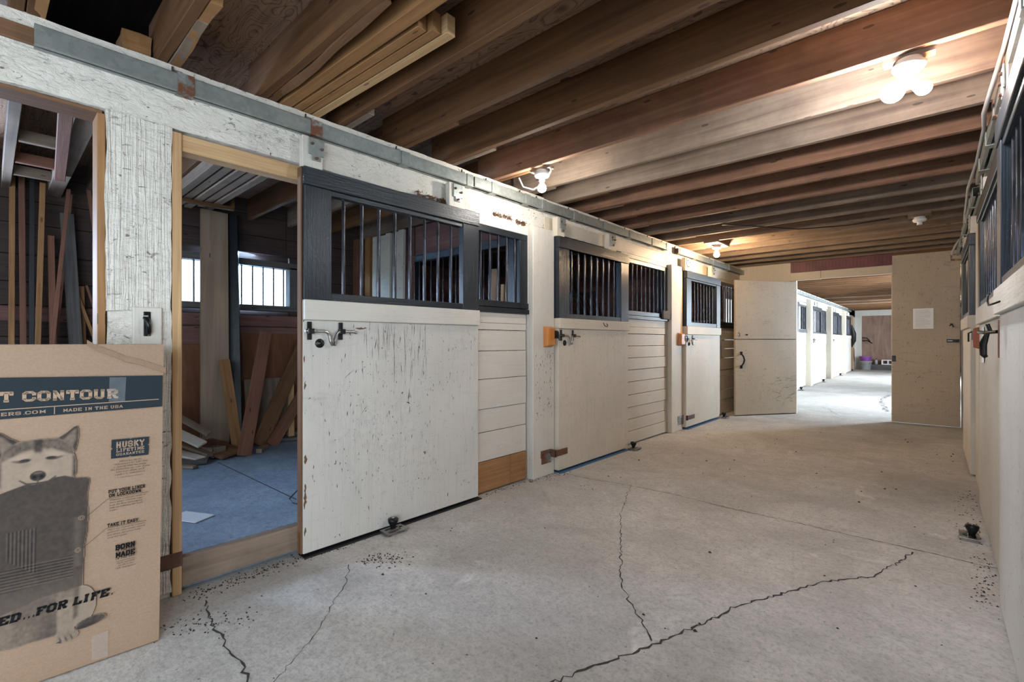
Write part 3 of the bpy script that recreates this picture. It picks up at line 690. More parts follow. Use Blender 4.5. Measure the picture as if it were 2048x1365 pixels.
def stall_door(T, a0, a1, df, z0, zt, ob, ot, band, matl, label, wst=0.16, nb=8, hang=(0.03, 0.78), latch=True, group=None, stile_mat='white_board', lite=False, edge='edge_brown', tk=0.045, zhang=2.365, guide=True, bl=0.43):
    """sliding stall door: painted ply below, black framed bars above, hung from the rail"""
    t = thing('stall_gate', T(df - tk, (a0 + a1) / 2, 0), label, 'stall door', group); W_ = a1 - a0
    l = MB(); l.box(T, df - tk, df - 0.004, a0, a1, z0, band[0], g=2); l.build('lower_panel', matl, t, bevel=0.003)
    if edge: B('bare_edge', edge, t, T, (df - tk - 0.012, df - 0.012, a0 - 0.010, a0, z0, zhang if False else zt), g=2, bevel=0.002)
    B('band_board', stile_mat, t, T, (df - tk, df + 0.016, a0, a1, band[0], band[1]))
    f = MB(); r = 0.10
    f.box(T, df - tk, df + 0.012, a0 - 0.003, a1, zt - r, zt)                              # top rail
    f.box(T, df - tk, df + 0.004, a0, a0 + wst, band[1], zt - r, g=2); f.box(T, df - tk, df + 0.004, a1 - wst, a1, band[1], zt - r, g=2)
    f.box(T, df - tk, df - 0.002, a0 + wst, a1 - wst, ot, zt - r); f.box(T, df - tk, df - 0.0, a0 + wst, a1 - wst, band[1], ob)
    f.build('upper_frame', 'black', t, bevel=0.003)
    for k in range(nb):
        a = a0 + wst + (a1 - a0 - 2 * wst) * (k + 0.75) / (nb + 0.5); b = MB(); b.tube([T(df - tk * 0.6, a, ob - 0.01), T(df - tk * 0.6, a, ot + 0.01)], 0.0105, 8 if not lite else 5); b.build('bar', 'bar', t)
    for i, h in enumerate(hang):
        ha = a0 + h * W_; w = 0.115 if i == 0 else 0.15
        B('hanger_stile', stile_mat, t, T, (df - tk, df - 0.004, ha - 0.02, ha - 0.02 + w, zt + 0.001, zt + 0.175 if T is TL else zt + 0.15), g=2)
        if not lite:
            bk = MB(); bk.box(T, df - 0.002, df + 0.006, ha + 0.012, ha + 0.10, zt + 0.075, zt + 0.17, g=2); bk.box(T, df - 0.002, df + 0.006, ha + 0.030, ha + 0.08, zt + 0.045, zt + 0.08, g=2)
            bo = bk.build('hanger_bracket', 'galv', t, bevel=0.002)
            for (x, z) in ((0.03, 0.135), (0.085, 0.115), (0.055, 0.058)):
                q = MB(); q.tube([T(df + 0.004, ha + x, zt + z), T(df + 0.016, ha + x, zt + z)], 0.008, 6); q.build('bolt', 'rust', bo)
    if latch:
        zl = band[0] - 0.055 - 0.008; x0 = a0 + 0.02
        lr = MB(); pts = []
        r0 = 0.0085
        pts = [T(df + 0.018, x0 - 0.02, zl), T(df + 0.018, x0 + 0.085, zl), T(df + 0.020, x0 + 0.105, zl - 0.006), T(df + 0.022, x0 + 0.118, zl - 0.025), T(df + 0.024, x0 + 0.122, zl - 0.055), T(df + 0.026, x0 + 0.132, zl - 0.078), T(df + 0.026, x0 + 0.145, zl - 0.078),
               T(df + 0.024, x0 + 0.152, zl - 0.055), T(df + 0.022, x0 + 0.155, zl - 0.025), T(df + 0.02, x0 + 0.166, zl - 0.008), T(df + 0.018, x0 + 0.182, zl), T(df + 0.018, x0 + 0.262, zl), T(df + 0.022, x0 + 0.285, zl - 0.008)]
        lr.tube(pts, r0, 8); la = lr.build('latch_rod', 'steel', t)
        for xa in (0.012, 0.195):
            q = MB(); q.box(T, df - 0.003, df + 0.004, x0 + xa - 0.013, x0 + xa + 0.013, zl - 0.048, zl + 0.052, g=2); q.box(T, df, df + 0.030, x0 + xa - 0.017, x0 + xa + 0.017, zl - 0.014, zl + 0.014, g=2)
            q.build('latch_staple', 'iron', la, bevel=0.002)
        q = MB(); cpos = V3(T(df - 0.004, x0 + 0.072, zl - 0.068)); nrm = (V3(T(1, 0, 0)) - V3(T(0, 0, 0))).normalized()
        q.lathe([(0.026, 0), (0.026, 0.004), (0.020, 0.007), (0.012, 0.008), (0.010, 0.016), (0.0, 0.018)], cpos, nrm, 16); q.build('round_washer', 'iron', t)
    return t


d1 = stall_door(TL, 1.158, 2.480, 0.07, 0.022, 2.165, 1.475, 2.035, (1.318, 1.430), 'white_ply', 'nearest white sliding stall door with black barred top, slid aside next to open doorway', hang=(0.012, 0.80))
f1 = fixed_front(TL, 2.50, 3.13, 1.475, 2.115, [1.345, 1.288, 1.12, 0.897, 0.662, 0.479, 0.25, 0.015], 5, 'white_board', 'fixed stall front with narrow barred opening, white planks and orange kick board', jamb=0.10, orange=True)
pp = post(3.137, 3.435, 0.0, 0.055, 'white_board', 'broad white post carrying an orange block, between first and second sliding doors')
B('post_return', 'white_board', pp, TL, (-0.15, 0.0, 3.135, 3.43, 0, 2.2), g=2)
d2 = stall_door(TL, 3.445, 4.715, 0.10, 0.025, 2.150, 1.452, 2.052, (1.313, 1.408), 'cream_ply', 'second white sliding stall door along the row, shut, wide black barred top', hang=(0.0, 0.70), edge=None, stile_mat='cream_board', tk=0.06)
f2 = fixed_front(TL, 4.72, 5.93, 1.50, 2.155, [1.365, 1.283, 1.142, 1.002, 0.865, 0.727, 0.578, 0.435, 0.297, 0.16, 0.015], 10, 'cream_board', 'fixed stall front with ten bars above narrow cream planks, in the middle of the row', jamb=0.09)
pp2 = post(5.935, 6.28, 0.0, 0.055, 'cream_board', 'cream post with orange block, beside the third sliding door')
B('post_return', 'cream_board', pp2, TL, (-0.15, 0.0, 5.94, 6.27, 0, 2.2), g=2)
d3 = stall_door(TL, 6.30, 7.60, 0.10, 0.03, 2.155, 1.46, 2.03, (1.29, 1.40), 'cream_ply', 'third cream sliding stall door, nearest the swung-open split door', hang=(0.0, 0.74), edge=None, stile_mat='cream_board', tk=0.06)
f3 = fixed_front(TL, 7.62, 8.92, 1.46, 2.16, [1.35, 1.22, 1.073, 0.918, 0.731, 0.633, 0.404, 0.241, 0.143, 0.01], 10, 'cream_board', 'fixed stall front with blue-lit bars half hidden by the swung-open split door', jamb=0.06)
# cords, hooks, patches on the row
m = MB(); m.tube([TL(0.02, 7.72, 1.40), TL(0.035, 7.80, 1.28), TL(0.03, 7.88, 1.12), TL(0.03, 7.93, 0.95)], 0.004, 6); tag(m.build('dangling_string', 'grey_pl', origin=TL(0.02, 7.8, 1.4)), 'thin grey cord hanging below the last barred opening', 'cord')
m = MB(); m.box(TL, 0.02, 0.045, 5.72, 6.04, 1.478, 1.588); tag(m.build('board_offcut', 'raw_grey', origin=TL(0.02, 5.9, 1.5), bevel=0.003), 'grey board offcut nailed at the corner of the middle barred opening', 'board')
m = MB(); m.tube([TL(0.125, 4.16, 1.385), TL(0.14, 4.16, 1.352), TL(0.15, 4.19, 1.345), TL(0.14, 4.22, 1.36), TL(0.125, 4.22, 1.378)], 0.004, 6); tag(m.build('wall_hook', 'iron', origin=TL(0.12, 4.2, 1.36)), 'small wire hook on the band of the second sliding door', 'hook')


def bumper(T, a0, a1, z0, z1, d0, d1, mat, label):
    t = thing('bumper_block', T(d0, (a0 + a1) / 2, z0), label, 'block'); m = MB(); P = {}
    for i, (d, e) in enumerate(((d0, 0.0), (d1, 0.018))):
        for j, a in enumerate((a0 + e, a1 - e)):
            for k, z in enumerate((z0 + e, z1 - e)): P[i, j, k] = T(d, a, z)
    m.hexa(P, 2); m.build('block_body', mat, t, bevel=0.004)
    q = MB(); q.box(T, d1 - 0.012, d1 + 0.004, a1 - 0.03, a1 + 0.022, (z0 + z1) / 2 - 0.015, (z0 + z1) / 2 + 0.055, g=2); q.tube([T(d1, a1 - 0.005, z1 - 0.04), T(d1 + 0.02, a1, z1 - 0.05), T(d1 + 0.02, a1 + 0.01, z0 + 0.06)], 0.006, 6)
    q.build('catch', 'iron', t, bevel=0.001)
    return t


bumper(TL, 3.275, 3.405, 1.145, 1.330, 0.055, 0.105, 'orange_block', 'orange wooden stop block on the broad white post')
bumper(TL, 6.12, 6.27, 1.135, 1.310, 0.055, 0.105, 'orange_block', 'orange wooden stop block on the farther cream post')


def strap(T, a0, a1, z, mat, label):
    t = thing('door_guide_strap', T(0.05, (a0 + a1) / 2, z), label, 'bracket')
    q = MB(); q.box(T, 0.055, 0.061, a0, a0 + (a1 - a0) * 0.45, z, z + 0.065); q.box(T, 0.055, 0.060, a0 + 0.01, a0 + (a1 - a0) * 0.45, z - 0.055, z)
    q.build('wall_plate', 'galv_rust', t, bevel=0.001)
    q = MB(); q.box(T, 0.055, 0.115, a0 + (a1 - a0) * 0.42, a0 + (a1 - a0) * 0.48, z - 0.005, z + 0.06); q.box(T, 0.108, 0.115, a0 + (a1 - a0) * 0.42, a1, z + 0.0, z + 0.055)
    q.build('retaining_arm', mat, t, bevel=0.001)
    q = MB(); q.tube([T(0.061, a0 + 0.12, z + 0.035), T(0.070, a0 + 0.12, z + 0.035)], 0.010, 8); q.tube([T(0.061, a0 + 0.03, z + 0.03), T(0.066, a0 + 0.03, z + 0.03)], 0.007, 8); q.build('bolt', 'steel', t)


strap(TL, 3.24, 3.56, 0.165, 'rust', 'rusty guide strap at the foot of the broad white post')
strap(TL, 6.12, 6.55, 0.13, 'rust', 'rusty guide strap at the foot of the farther cream post')


def roller(T, a, d, label, mat='iron'):
    t = thing('door_roller', T(d, a, 0), label, 'floor roller')
    q = MB(); q.box(T, d - 0.045, d - 0.03, a - 0.075, a + 0.075, 0.012, 0.022); q.box(T, d + 0.03, d + 0.048, a - 0.075, a + 0.075, 0.012, 0.022)
    q.box(T, d - 0.03, d + 0.03, a - 0.075, a - 0.055, 0.012, 0.022); q.box(T, d - 0.03, d + 0.03, a + 0.035, a + 0.075, 0.012, 0.022); q.box(T, d - 0.008, d + 0.008, a - 0.06, a + 0.06, 0.012, 0.022)
    q.box(T, d - 0.04, d + 0.04, a - 0.07, a - 0.05, 0.0, 0.012); q.box(T, d - 0.04, d + 0.04, a + 0.05, a + 0.07, 0.0, 0.012); q.build('roller_plate', 'steel', t, bevel=0.001)
    q = MB(); q.lathe([(0.010, 0), (0.018, 0.006), (0.016, 0.018), (0.030, 0.045), (0.033, 0.062), (0.030, 0.068), (0.0, 0.070)], T(d - 0.012, a, 0.016), (0, 0, 1), 20); q.build('roller_cone', mat, t)
    q = MB(); q.lathe([(0.0, 0.0), (0.009, 0.0), (0.009, 0.007), (0.0, 0.009)], T(d - 0.012, a, 0.084), (0, 0, 1), 8); q.build('bolt', 'steel', t)


roller(TL, 1.70, 0.125, 'worn steel floor roller guide under the nearest sliding door')
roller(TL, 4.76, 0.15, 'black floor roller guide at the corner of the second sliding door')
roller(TL, 7.66, 0.15, 'black floor roller guide at the corner of the third sliding door')
roller(TR, 3.98, 0.13, 'black floor roller guide at the foot of the opposite white door')

for nm, (a0, a1, d) in enumerate([(1.16, 2.5, 0.085), (3.46, 4.7, 0.12), (6.33, 7.5, 0.12)]):
    o = B('threshold_strip', 'black_pl' if nm == 0 else 'blue_paint', None, TL, (0.0, d, a0, a1, 0.0, 0.008), bevel=0.001, origin=TL(0.05, a0, 0))
    tag(o, ['dark strip on the floor under the nearest sliding door', 'blue painted strip under the second sliding door', 'bright blue painted strip under the third sliding door'][nm], 'strip', kind='thing')


# rails
def rail(T, a0, a1, z0, z1, d1, joints, label, mat='galv', rusty=(), nails=True):
    t = thing('door_rail', T(0.02, (a0 + a1) / 2, z0), label, 'sliding door rail')
    m = MB(); m.box(T, d1 - 0.004, d1, a0, a1, z0, z1); m.box(T, 0.008, d1, a0, a1, z1 - 0.004, z1); m.box(T, 0.008, 0.012, a0, a1, z0, z1); m.box(T, d1 - 0.02, d1, a0, a1, z0 - 0.002, z0 + 0.002); m.box(T, 0.008, 0.025, a0, a1, z0 - 0.002, z0 + 0.002)
    m.build('rail_channel', mat, t, bevel=0.001)
    for k, j in enumerate(joints):
        q = MB(); q.box(T, 0.0, d1 + 0.005, j, j + 0.065, z0 - 0.006, z1 + 0.005); q.box(T, 0.0, 0.006, j - 0.004, j + 0.03, z1, z1 + 0.035, g=2)
        q.build('rail_bracket', 'galv_rust' if k in rusty else mat, t, bevel=0.001)
        q = MB(); q.tube([T(0.006, j - 0.01, z1 + 0.012), T(0.02, j - 0.012, z1 + 0.04)], 0.005, 6); q.build('bracket_screw', 'iron', t)
    return t


rail(TL, 0.119, 2.42, 2.362, 2.440, 0.058, [0.585, 1.205, 1.80, 2.37], 'galvanised box rail above the nearest sliding door', rusty=(0, 1))
rail(TL, 2.44, 5.80, 2.364, 2.438, 0.070, [2.62, 3.02, 3.24, 3.72, 4.26, 4.8, 5.35, 5.74], 'galvanised box rail above the second sliding door')
rail(TL, 6.12, 8.90, 2.366, 2.436, 0.070, [6.15, 6.7, 7.4, 8.1, 8.84], 'galvanised box rail above the third sliding door', rusty=(0,))

# ------------------------------------------------------------------ partitions inside the stalls
def partition(y, label, mat, x0=-5.42, x1=-2.85, bars=True, zt=2.48):
    t = thing('stall_partition', ((x0 + x1) / 2, y, 0.1), label, 'stall partition')
    m = MB(); z = 0.17; k = 0
    top = 1.42 if bars else zt
    while z < top - 0.05:
        h = min(0.2, top - z); m.box(TW, x0, x1, y - 0.02 - 0.002 * (k % 2), y + 0.02, z + 0.003, z + h, g=0); z += h; k += 1
    m.build('planking', mat, t, bevel=0.002)
    if bars:
        f = MB(); f.box(TW, x0 + 1.08, x0 + 1.088, y - 0.03, y + 0.03, 1.42, zt, g=2); f.box(TW, x1 - 0.08, x1, y - 0.03, y + 0.03, 1.42, zt, g=2)
        f.box(TW, x0 + 1.08, x1, y - 0.03, y + 0.03, 1.42, 1.47, g=0); f.box(TW, x0 + 1.08, x1, y - 0.03, y + 0.03, 2.08, 2.16, g=0); f.build('grille_frame', 'black', t, bevel=0.003)
        f = MB(); f.box(TW, x0, x0 + 1.08, y - 0.02, y + 0.02, 1.42, zt, g=0); f.box(TW, x0 + 1.08, x1, y - 0.02, y + 0.02, 2.16, zt, g=0); f.build('upper_boards', mat, t, bevel=0.002)
        n = 13
        for k in range(n):
            x = x0 + 1.088 + (x1 - x0 - 1.24) * (k + 0.5) / n; b = MB(); b.tube([(x, y, 1.46), (x, y, 2.1)], 0.009, 6); b.build('bar', 'bar', t)
    return t


0 and partition(0.24, 'plank partition behind the first post, between dark store stall and open stall', 'dark_plank', bars=False, x1=-3.9)
partition(3.22, 'plank partition with barred top behind the broad white post', 'red_plank')
partition(6.08, 'reddish plank partition behind the farther cream post', 'red_plank', bars=False)
partition(8.98, 'reddish plank end partition of the last stall', 'red_plank', bars=False)
# reddish lining boards on the back of the second stall, white standing boards at the corner
structure(B('trim_4', 'red_plank', None, TW, [(XBK, XBK + 0.02, 3.3, 6.0, z, z + 0.185) for z in (0.2, 0.39, 0.58, 0.77, 0.96, 1.15, 1.34, 1.53, 1.72, 1.91, 2.10)], bevel=0.002, origin=(XBK, 4, 1)))


def lean(name, p0, p1, w, t, side, mat, label, cat='board', group=None):
    m = MB(); m.board(p0, p1, w, t, side)
    return tag(m.build(name, mat, origin=p0, bevel=0.002), label, cat, group)


G1 = 'boards standing in the open stall'
lean('leaning_board', (-5.02, 1.42, 0.175), (-5.33, 1.500, 2.49), 0.235, 0.036, (0, 1, 0), 'plank_pale', 'wide pale plank leaning in front of the stall window', group=G1)
lean('leaning_board', (-5.10, 1.60, 0.175), (-5.37, 1.640, 2.49), 0.16, 0.05, (0.5, 1, 0), 'black', 'dark board leaning behind the wide pale plank', group=G1)
lean('leaning_board', (-4.80, 1.545, 0.175), (-5.03, 1.50, 1.02), 0.085, 0.038, (0, 1, 0), 'pine_dark', 'short brown stud leaning against the wide pale plank', group=G1)
lean('leaning_board', (-4.60, 1.530, 0.17), (-5.10, 1.90, 1.29), 0.115, 0.02, (0, 1, 0), 'red_stick', 'speckled strip board leaning right of the wide pale plank', group=G1)
lean('leaning_board', (-4.95, 1.78, 0.17), (-5.35, 2.42, 1.22), 0.14, 0.03, (0, 1, -0.2), 'edge_brown', 'brown plank leaning steeply toward the door edge', group=G1)
lean('leaning_board', (-4.86, 1.86, 0.17), (-5.29, 2.65, 1.05), 0.11, 0.03, (0, 1, -0.2), 'red_stick', 'reddish plank leaning lowest toward the door edge', group=G1)
lean('leaning_board', (-5.02, 2.12, 0.17), (-5.27, 2.22, 0.92), 0.06, 0.038, (0, 1, 0), 'pine', 'short fresh stud leaning at the back right of the open stall', group=G1)
lean('osb_panel', (-5.22, 1.98, 0.17), (-5.33, 1.98, 0.80), 0.42, 0.012, (0, 1, 0), 'joist_pale', 'small flaky chipboard panel at the back of the open stall', 'panel')
lean('plywood_sheet', (-5.22, 1.14, 0.17), (-5.42, 1.14, 1.17), 0.78, 0.014, (0, 1, 0.05), 'brown_ply', 'orange-brown plywood sheet leaning under the stall window, behind the pale plank', 'panel')
lean('plywood_sheet', (-5.33, 2.15, 0.17), (-5.43, 2.15, 1.28), 1.15, 0.014, (0, 1, 0), 'brown_ply', 'larger orange-brown plywood sheet leaning below the right part of the window', 'panel')
G2 = 'scrap boards piled on the stall floor'
sc = [((-5.2, 1.02, 0.62), (-4.75, 1.30, 0.38), 0.05, 0.03, 'joist_pale', 'pale scrap slat sticking out on top of the scrap pile'), ((-5.15, 0.98, 0.48), (-4.72, 1.24, 0.30), 0.09, 0.02, 'white_board', 'white painted scrap in the pile'),
      ((-5.05, 1.05, 0.24), (-4.62, 1.20, 0.20), 0.09, 0.02, 'white_board', 'white scrap with dark marks lying at the front of the pile'), ((-5.1, 1.18, 0.25), (-4.66, 1.28, 0.21), 0.05, 0.03, 'joist_pale', 'thin pale scrap beside the marked white scrap'),
      ((-5.1, 1.25, 0.29), (-4.62, 1.45, 0.195), 0.22, 0.02, 'edge_brown', 'dark brown scrap leaning onto the pile'), ((-4.75, 0.85, 0.187), (-4.60, 1.25, 0.187), 0.16, 0.03, 'raw_grey', 'grey board lying flat before the scrap pile'),
      ((-5.2, 1.75, 0.187), (-4.65, 2.9, 0.187), 0.20, 0.03, 'raw_grey', 'long grey board lying along the back of the stall'), ((-5.25, 1.95, 0.215), (-4.9, 2.9, 0.215), 0.18, 0.03, 'raw_grey', 'second grey board lying on top of the long one'),
      ((-4.62, 1.66, 0.187), (-4.78, 1.78, 0.187), 0.05, 0.04, 'joist_pale', 'small wood block lying alone on the stall floor'), ((-4.62, 1.02, 0.178), (-4.45, 1.12, 0.178), 0.05, 0.02, 'joist_pale', 'tiny pale offcut on the stall floor before the pile'),
      ((-5.0, 1.3, 0.2), (-4.7, 1.36, 0.22), 0.12, 0.09, 'joist_pale', 'square block end under the dark brown scrap')]
for (a, b, w, t_, mt, lb) in sc: lean('scrap_board', a, b, w, t_, (0.3, 1, 0.0), mt, lb, group=G2)
lean('floor_sheet', (-3.34, 0.74, 0.169), (-3.14, 0.84, 0.169), 0.13, 0.005, (-0.45, 0.9, 0), 'paper', 'pale square sheet lying on the blue stall floor', 'sheet')
m = MB(); m.tube([(-2.93, 1.36, 0.30), (-3.02, 1.33, 0.26), (-3.10, 1.30, 0.18), (-3.02, 1.29, 0.172), (-2.90, 1.33, 0.172)], 0.004, 6); tag(m.build('cord_loop', 'black_pl', origin=(-3, 1.3, 0.17)), 'black cord looped on the blue stall floor by the door edge', 'cord')

# white ribbed and orange boards standing in the corner seen through the nearest bars
G3 = 'boards standing in the back corner of the open stall'
lean('standing_board', (-5.36, 3.06, 0.17), (-5.38, 3.09, 2.47), 0.11, 0.05, (1, 0, 0), 'red_stick', 'reddish post standing in the far corner of the open stall', group=G3)
lean('standing_board', (-5.16, 3.10, 0.17), (-5.18, 3.13, 2.47), 0.10, 0.04, (1, 0.1, 0), 'pine_dark', 'orange stud standing beside the reddish corner post', group=G3)
for k, (x, w, lb) in enumerate([(-5.02, 0.07, 'narrow white rough board standing next to the orange stud'), (-4.88, 0.15, 'wide white pitted board seen behind the nearest bars'), (-4.735, 0.08, 'white board with drips, right of the wide pitted one'), (-4.61, 0.12, 'smooth white board between the drips and the last white board'), (-4.475, 0.09, 'last white board at the black grille frame')]):
    lean('standing_board', (x, 3.10 + 0.03 * (k % 2), 0.17), (x - 0.01, 3.13 + 0.03 * (k % 2), 2.46), w, 0.035, (1, 0.1, 0), 'coat', lb, group=G3)
for k, (x, zt_, w, mt) in enumerate([(-3.00, 1.86, 0.05, 'joist_pale'), (-2.89, 1.71, 0.035, 'pine'), (-2.825, 1.88, 0.04, 'pine'), (-2.778, 1.97, 0.03, 'plank_pale'), (-2.705, 2.04, 0.03, 'joist_pale')]):
    lean('short_stick', (x, 3.06, 0.17), (x, 3.10, zt_), w, 0.03, (1, 0.1, 0), mt, ['pale broad stick', 'shortest stick', 'middle stick', 'tall pine stick', 'tallest pale stick'][k] + ' standing behind the narrow barred opening', 'stick', 'sticks behind the narrow barred opening')
# second and third stalls: vent grille, studs, hanging bundle
t = thing('vent_grille', (-5.40, 5.75, 1.75), 'white-slatted vent grille seen through the second door bars', 'vent')
m = MB()
for k in range(7): m.box(TW, -5.41, -5.38, 5.5, 6.0, 1.72 + k * 0.06, 1.735 + k * 0.06)
m.build('slats', 'galv', t); m = MB(); m.box(TW, -5.43, -5.415, 5.5, 6.0, 1.66, 2.14); m.build('backing', 'black_pl', t)
for k, (x, y, zt_, w, mt) in enumerate([(-4.9, 5.9, 2.1, 0.09, 'white_board'), (-4.6, 5.95, 2.2, 0.08, 'joist_pale'), (-4.35, 6.0, 2.0, 0.05, 'coat')]):
    lean('standing_board', (x, y - 0.06, 0.1), (x - 0.02, y - 0.01, zt_), w, 0.04, (1, 0.1, 0), mt, ['white board seen through the second door bars', 'grey-brown board seen through the second door bars', 'thin pitted white board seen through the second door bars'][k], group='boards in the second stall')
for k, (x, y) in enumerate([(-4.2, 8.85), (-4.0, 8.87), (-3.8, 8.9)]):
    lean('standing_board', (x, y, 0.1), (x - 0.05, y + 0.03, 1.95 - 0.1 * k), 0.08, 0.04, (1, 0.1, 0), 'pine_dark', ['left', 'middle', 'right'][k] + ' tan board seen through the third door bars', group='boards in the third stall')
m = MB()
for k in range(9):
    y = 5.1 + 0.06 * k; m.tube([(-3.9, y, 2.45), (-3.75, y + 0.05, 2.0 - 0.02 * k), (-3.6, y + 0.2, 1.75 + 0.02 * k), (-3.55, y + 0.3, 1.5)], 0.012, 6)
tag(m.build('hanging_harness', 'black_pl', origin=(-3.8, 5.5, 2)), 'dark tangle of straps hanging behind the middle barred opening', 'harness')

# dark store stall: sticks leaning against its back wall, seen over the box
S0 = [((0.124, 2.504), (0.118, 1.202), 0.034, 'pine_dark', 'tan stick standing farthest left in the dark stall'), ((0.172, 2.498), (0.18, 1.202), 0.036, 'red_stick', 'brown stick just right of the leftmost tan one'),
      ((0.228, 2.471), (0.224, 1.202), 0.030, 'black_pl', 'black stick between two tan sticks in the dark stall'), ((0.285, 2.446), (0.256, 1.202), 0.034, 'pine_dark', 'tan knotted stick with a pale lower half'),
      ((0.431, 2.422), (0.335, 1.202), 0.026, 'red_stick', 'reddish slat slanting down to the left, front of its pair'), ((0.460, 2.422), (0.365, 1.202), 0.022, 'red_stick', 'reddish slat slanting down to the left, rear of its pair'),
      ((0.430, 2.25), (0.479, 1.202), 0.085, 'raw_grey', 'wide grey board widening toward the floor of the dark stall'), ((0.334, 2.045), (0.342, 1.202), 0.040, 'red_stick', 'shorter brown stick left of the reddish slats'),
      ((0.555, 2.453), (0.649, 1.60), 0.030, 'red_stick', 'dark red slat slanting down right near the white post'), ((0.597, 2.008), (0.623, 1.202), 0.055, 'edge_brown', 'broad rusty brown board near the white post'),
      ((0.519, 1.662), (0.528, 1.202), 0.045, 'pine_dark', 'short tan stick right of the grey board'), ((0.49, 1.60), (0.604, 1.202), 0.022, 'pine_dark', 'thin tan slat slanting right across the short stick'),
      ((0.547, 1.664), (0.66, 1.20), 0.016, 'red_stick', 'thin reddish slat slanting right beside the rusty board')]
for k, ((ya, za), (yb, zb_), w, mt, lb) in enumerate(S0):
    s_ = (za - 0.175) / (za - zb_); xt, xb = -5.36, -5.36 + 0.10
    # extend down to the stall floor
    y0 = ya + (yb - ya) * s_
    lean('leaning_stick', (xb + 0.045 * (k % 5), y0, 0.175), (xt + 0.045 * (k % 5), ya, za), w, 0.025, (0, 1, 0), mt, lb, 'stick', 'sticks standing in the dark stall')
joist(-5.44, -2.84, 0.405, 'joist_pale', 'broad low pale joist in the dark stall, sloping away beside the first post', 'low joists in the dark stall', hh=0.09, t=0.09, sl=0.0, z=2.40)
joist(-5.44, -2.84, 0.115, 'joist_pale', 'narrow low pale joist in the dark stall at the left edge of its opening', 'low joists in the dark stall', hh=0.09, t=0.05, sl=0.0, z=2.40)
for k, x in enumerate((-4.1, -4.6, -4.95)):
    m = MB(); m.box(TW, x - 0.02, x + 0.02, 0.12, 0.31, 2.405, 2.475)
    tag(m.build('cross_board', ['joist_pale', 'red_stick', 'joist_pale'][k], origin=(x, 0.2, 2.4), bevel=0.002), ['nearest', 'middle', 'farthest'][k] + ' short cross board between the low joists of the dark stall', 'board', 'cross boards in the dark stall')
m = MB(); m.board((-3.27, 0.262, 2.375), (-4.72, 0.345, 2.375), 0.06, 0.03, (0, 1, 0)); tag(m.build('hung_board', 'red_stick', origin=(-4, 0.3, 2.37), bevel=0.004), 'brown board with rounded end hung under the cross boards of the dark stall', 'board')
for k in range(5):
    yy = 1.02 + 0.075 * k
    m = MB(); m.box(TW, -5.2 + 0.1 * k, -2.95, yy, yy + 0.055, 2.40 + 0.006 * (k % 2), 2.485, g=0)
    tag(m.build('stored_slat', 'joist_pale', origin=(-4, yy, 2.4), bevel=0.002), f'{NTH[k]} pale slat stored overhead in the open stall, counting from the entrance side', 'timber', 'slats stored overhead in the open stall')

for k, x in enumerate((-3.25, -4.7)):
    m = MB(); m.box(TW, x - 0.03, x + 0.03, 0.96, 1.475, 2.375, 2.399); m.box(TW, x - 0.03, x + 0.03, 0.96, 0.985, 2.399, ZB); m.box(TW, x - 0.03, x + 0.03, 1.45, 1.475, 2.399, ZB)
    tag(m.build('hanger_cradle', 'joist', origin=(x, 1.2, 2.38)), ['board cradle under the pale overhead slats, close to the stall doorway', 'board cradle under the pale overhead slats, close to the stall window'][k], 'cradle')
deb = MB()
for (a0, a1, z, d) in [(1.95, 2.25, 2.20, 0.02), (2.70, 2.92, 2.213, 0.012), (2.97, 3.08, 2.20, 0.012), (2.15, 2.3, 2.18, 0.03)]:
    for _ in range(150):
        a = random.uniform(a0, a1); q = V3(TL(random.uniform(0, d), a, z + random.gauss(0.008, 0.010))); r_ = random.uniform(0.002, 0.005)
        w_ = V3((random.uniform(-1, 1), random.uniform(-1, 1), random.uniform(-.4, .4))) * random.uniform(0.008, 0.022)
        deb.tube([q - w_, q + w_], r_ * 0.5, 4, caps=False)
tag(deb.build('straw_debris', 'edge_brown', origin=TL(0, 2.5, 2.2)), 'brown straw and rot crumbs caught along the beam above the nearest bars', 'straw', kind='stuff')

# ------------------------------------------------------------------ right wall
structure(B('beam_right', 'white_board', None, TR, (-0.15, 0.0, -2.5, 8.95, 2.20, ZB - 0.001), origin=TR(0, 3, 2.2)))
dA = stall_door(TR, 1.66, 3.03, 0.075, 0.02, 2.165, 1.475, 2.035, (1.318, 1.430), 'white_ply', 'white sliding door closest to the camera on the opposite side', wst=0.14, hang=(0.05, 0.8), edge=None, tk=0.05, latch=False)
m = MB(); m.tube([TR(0.092, 2.72, 1.360), TR(0.11, 2.74, 1.352), TR(0.12, 2.80, 1.350), TR(0.12, 2.84, 1.37), TR(0.12, 2.82, 1.392), TR(0.12, 2.76, 1.394)], 0.004, 6); tag(m.build('wall_hook', 'iron', origin=TR(0.09, 2.75, 1.36)), 'open wire hook on the white band of the closest opposite door', 'hook')
fA = fixed_front(TR, -0.1, 1.62, 1.475, 2.115, [1.345, 1.12, 0.897, 0.662, 0.479, 0.25, 0.015], 12, 'white_board', 'fixed stall front beside the camera on the opposite side')
dB = stall_door(TR, 3.22, 4.78, 0.05, 0.02, 2.150, 1.475, 2.035, (1.318, 1.430), 'white_ply', 'second white sliding door on the opposite side with dark framed bars', wst=0.16, hang=(0.0, 0.8), edge=None, tk=0.045, latch=False)
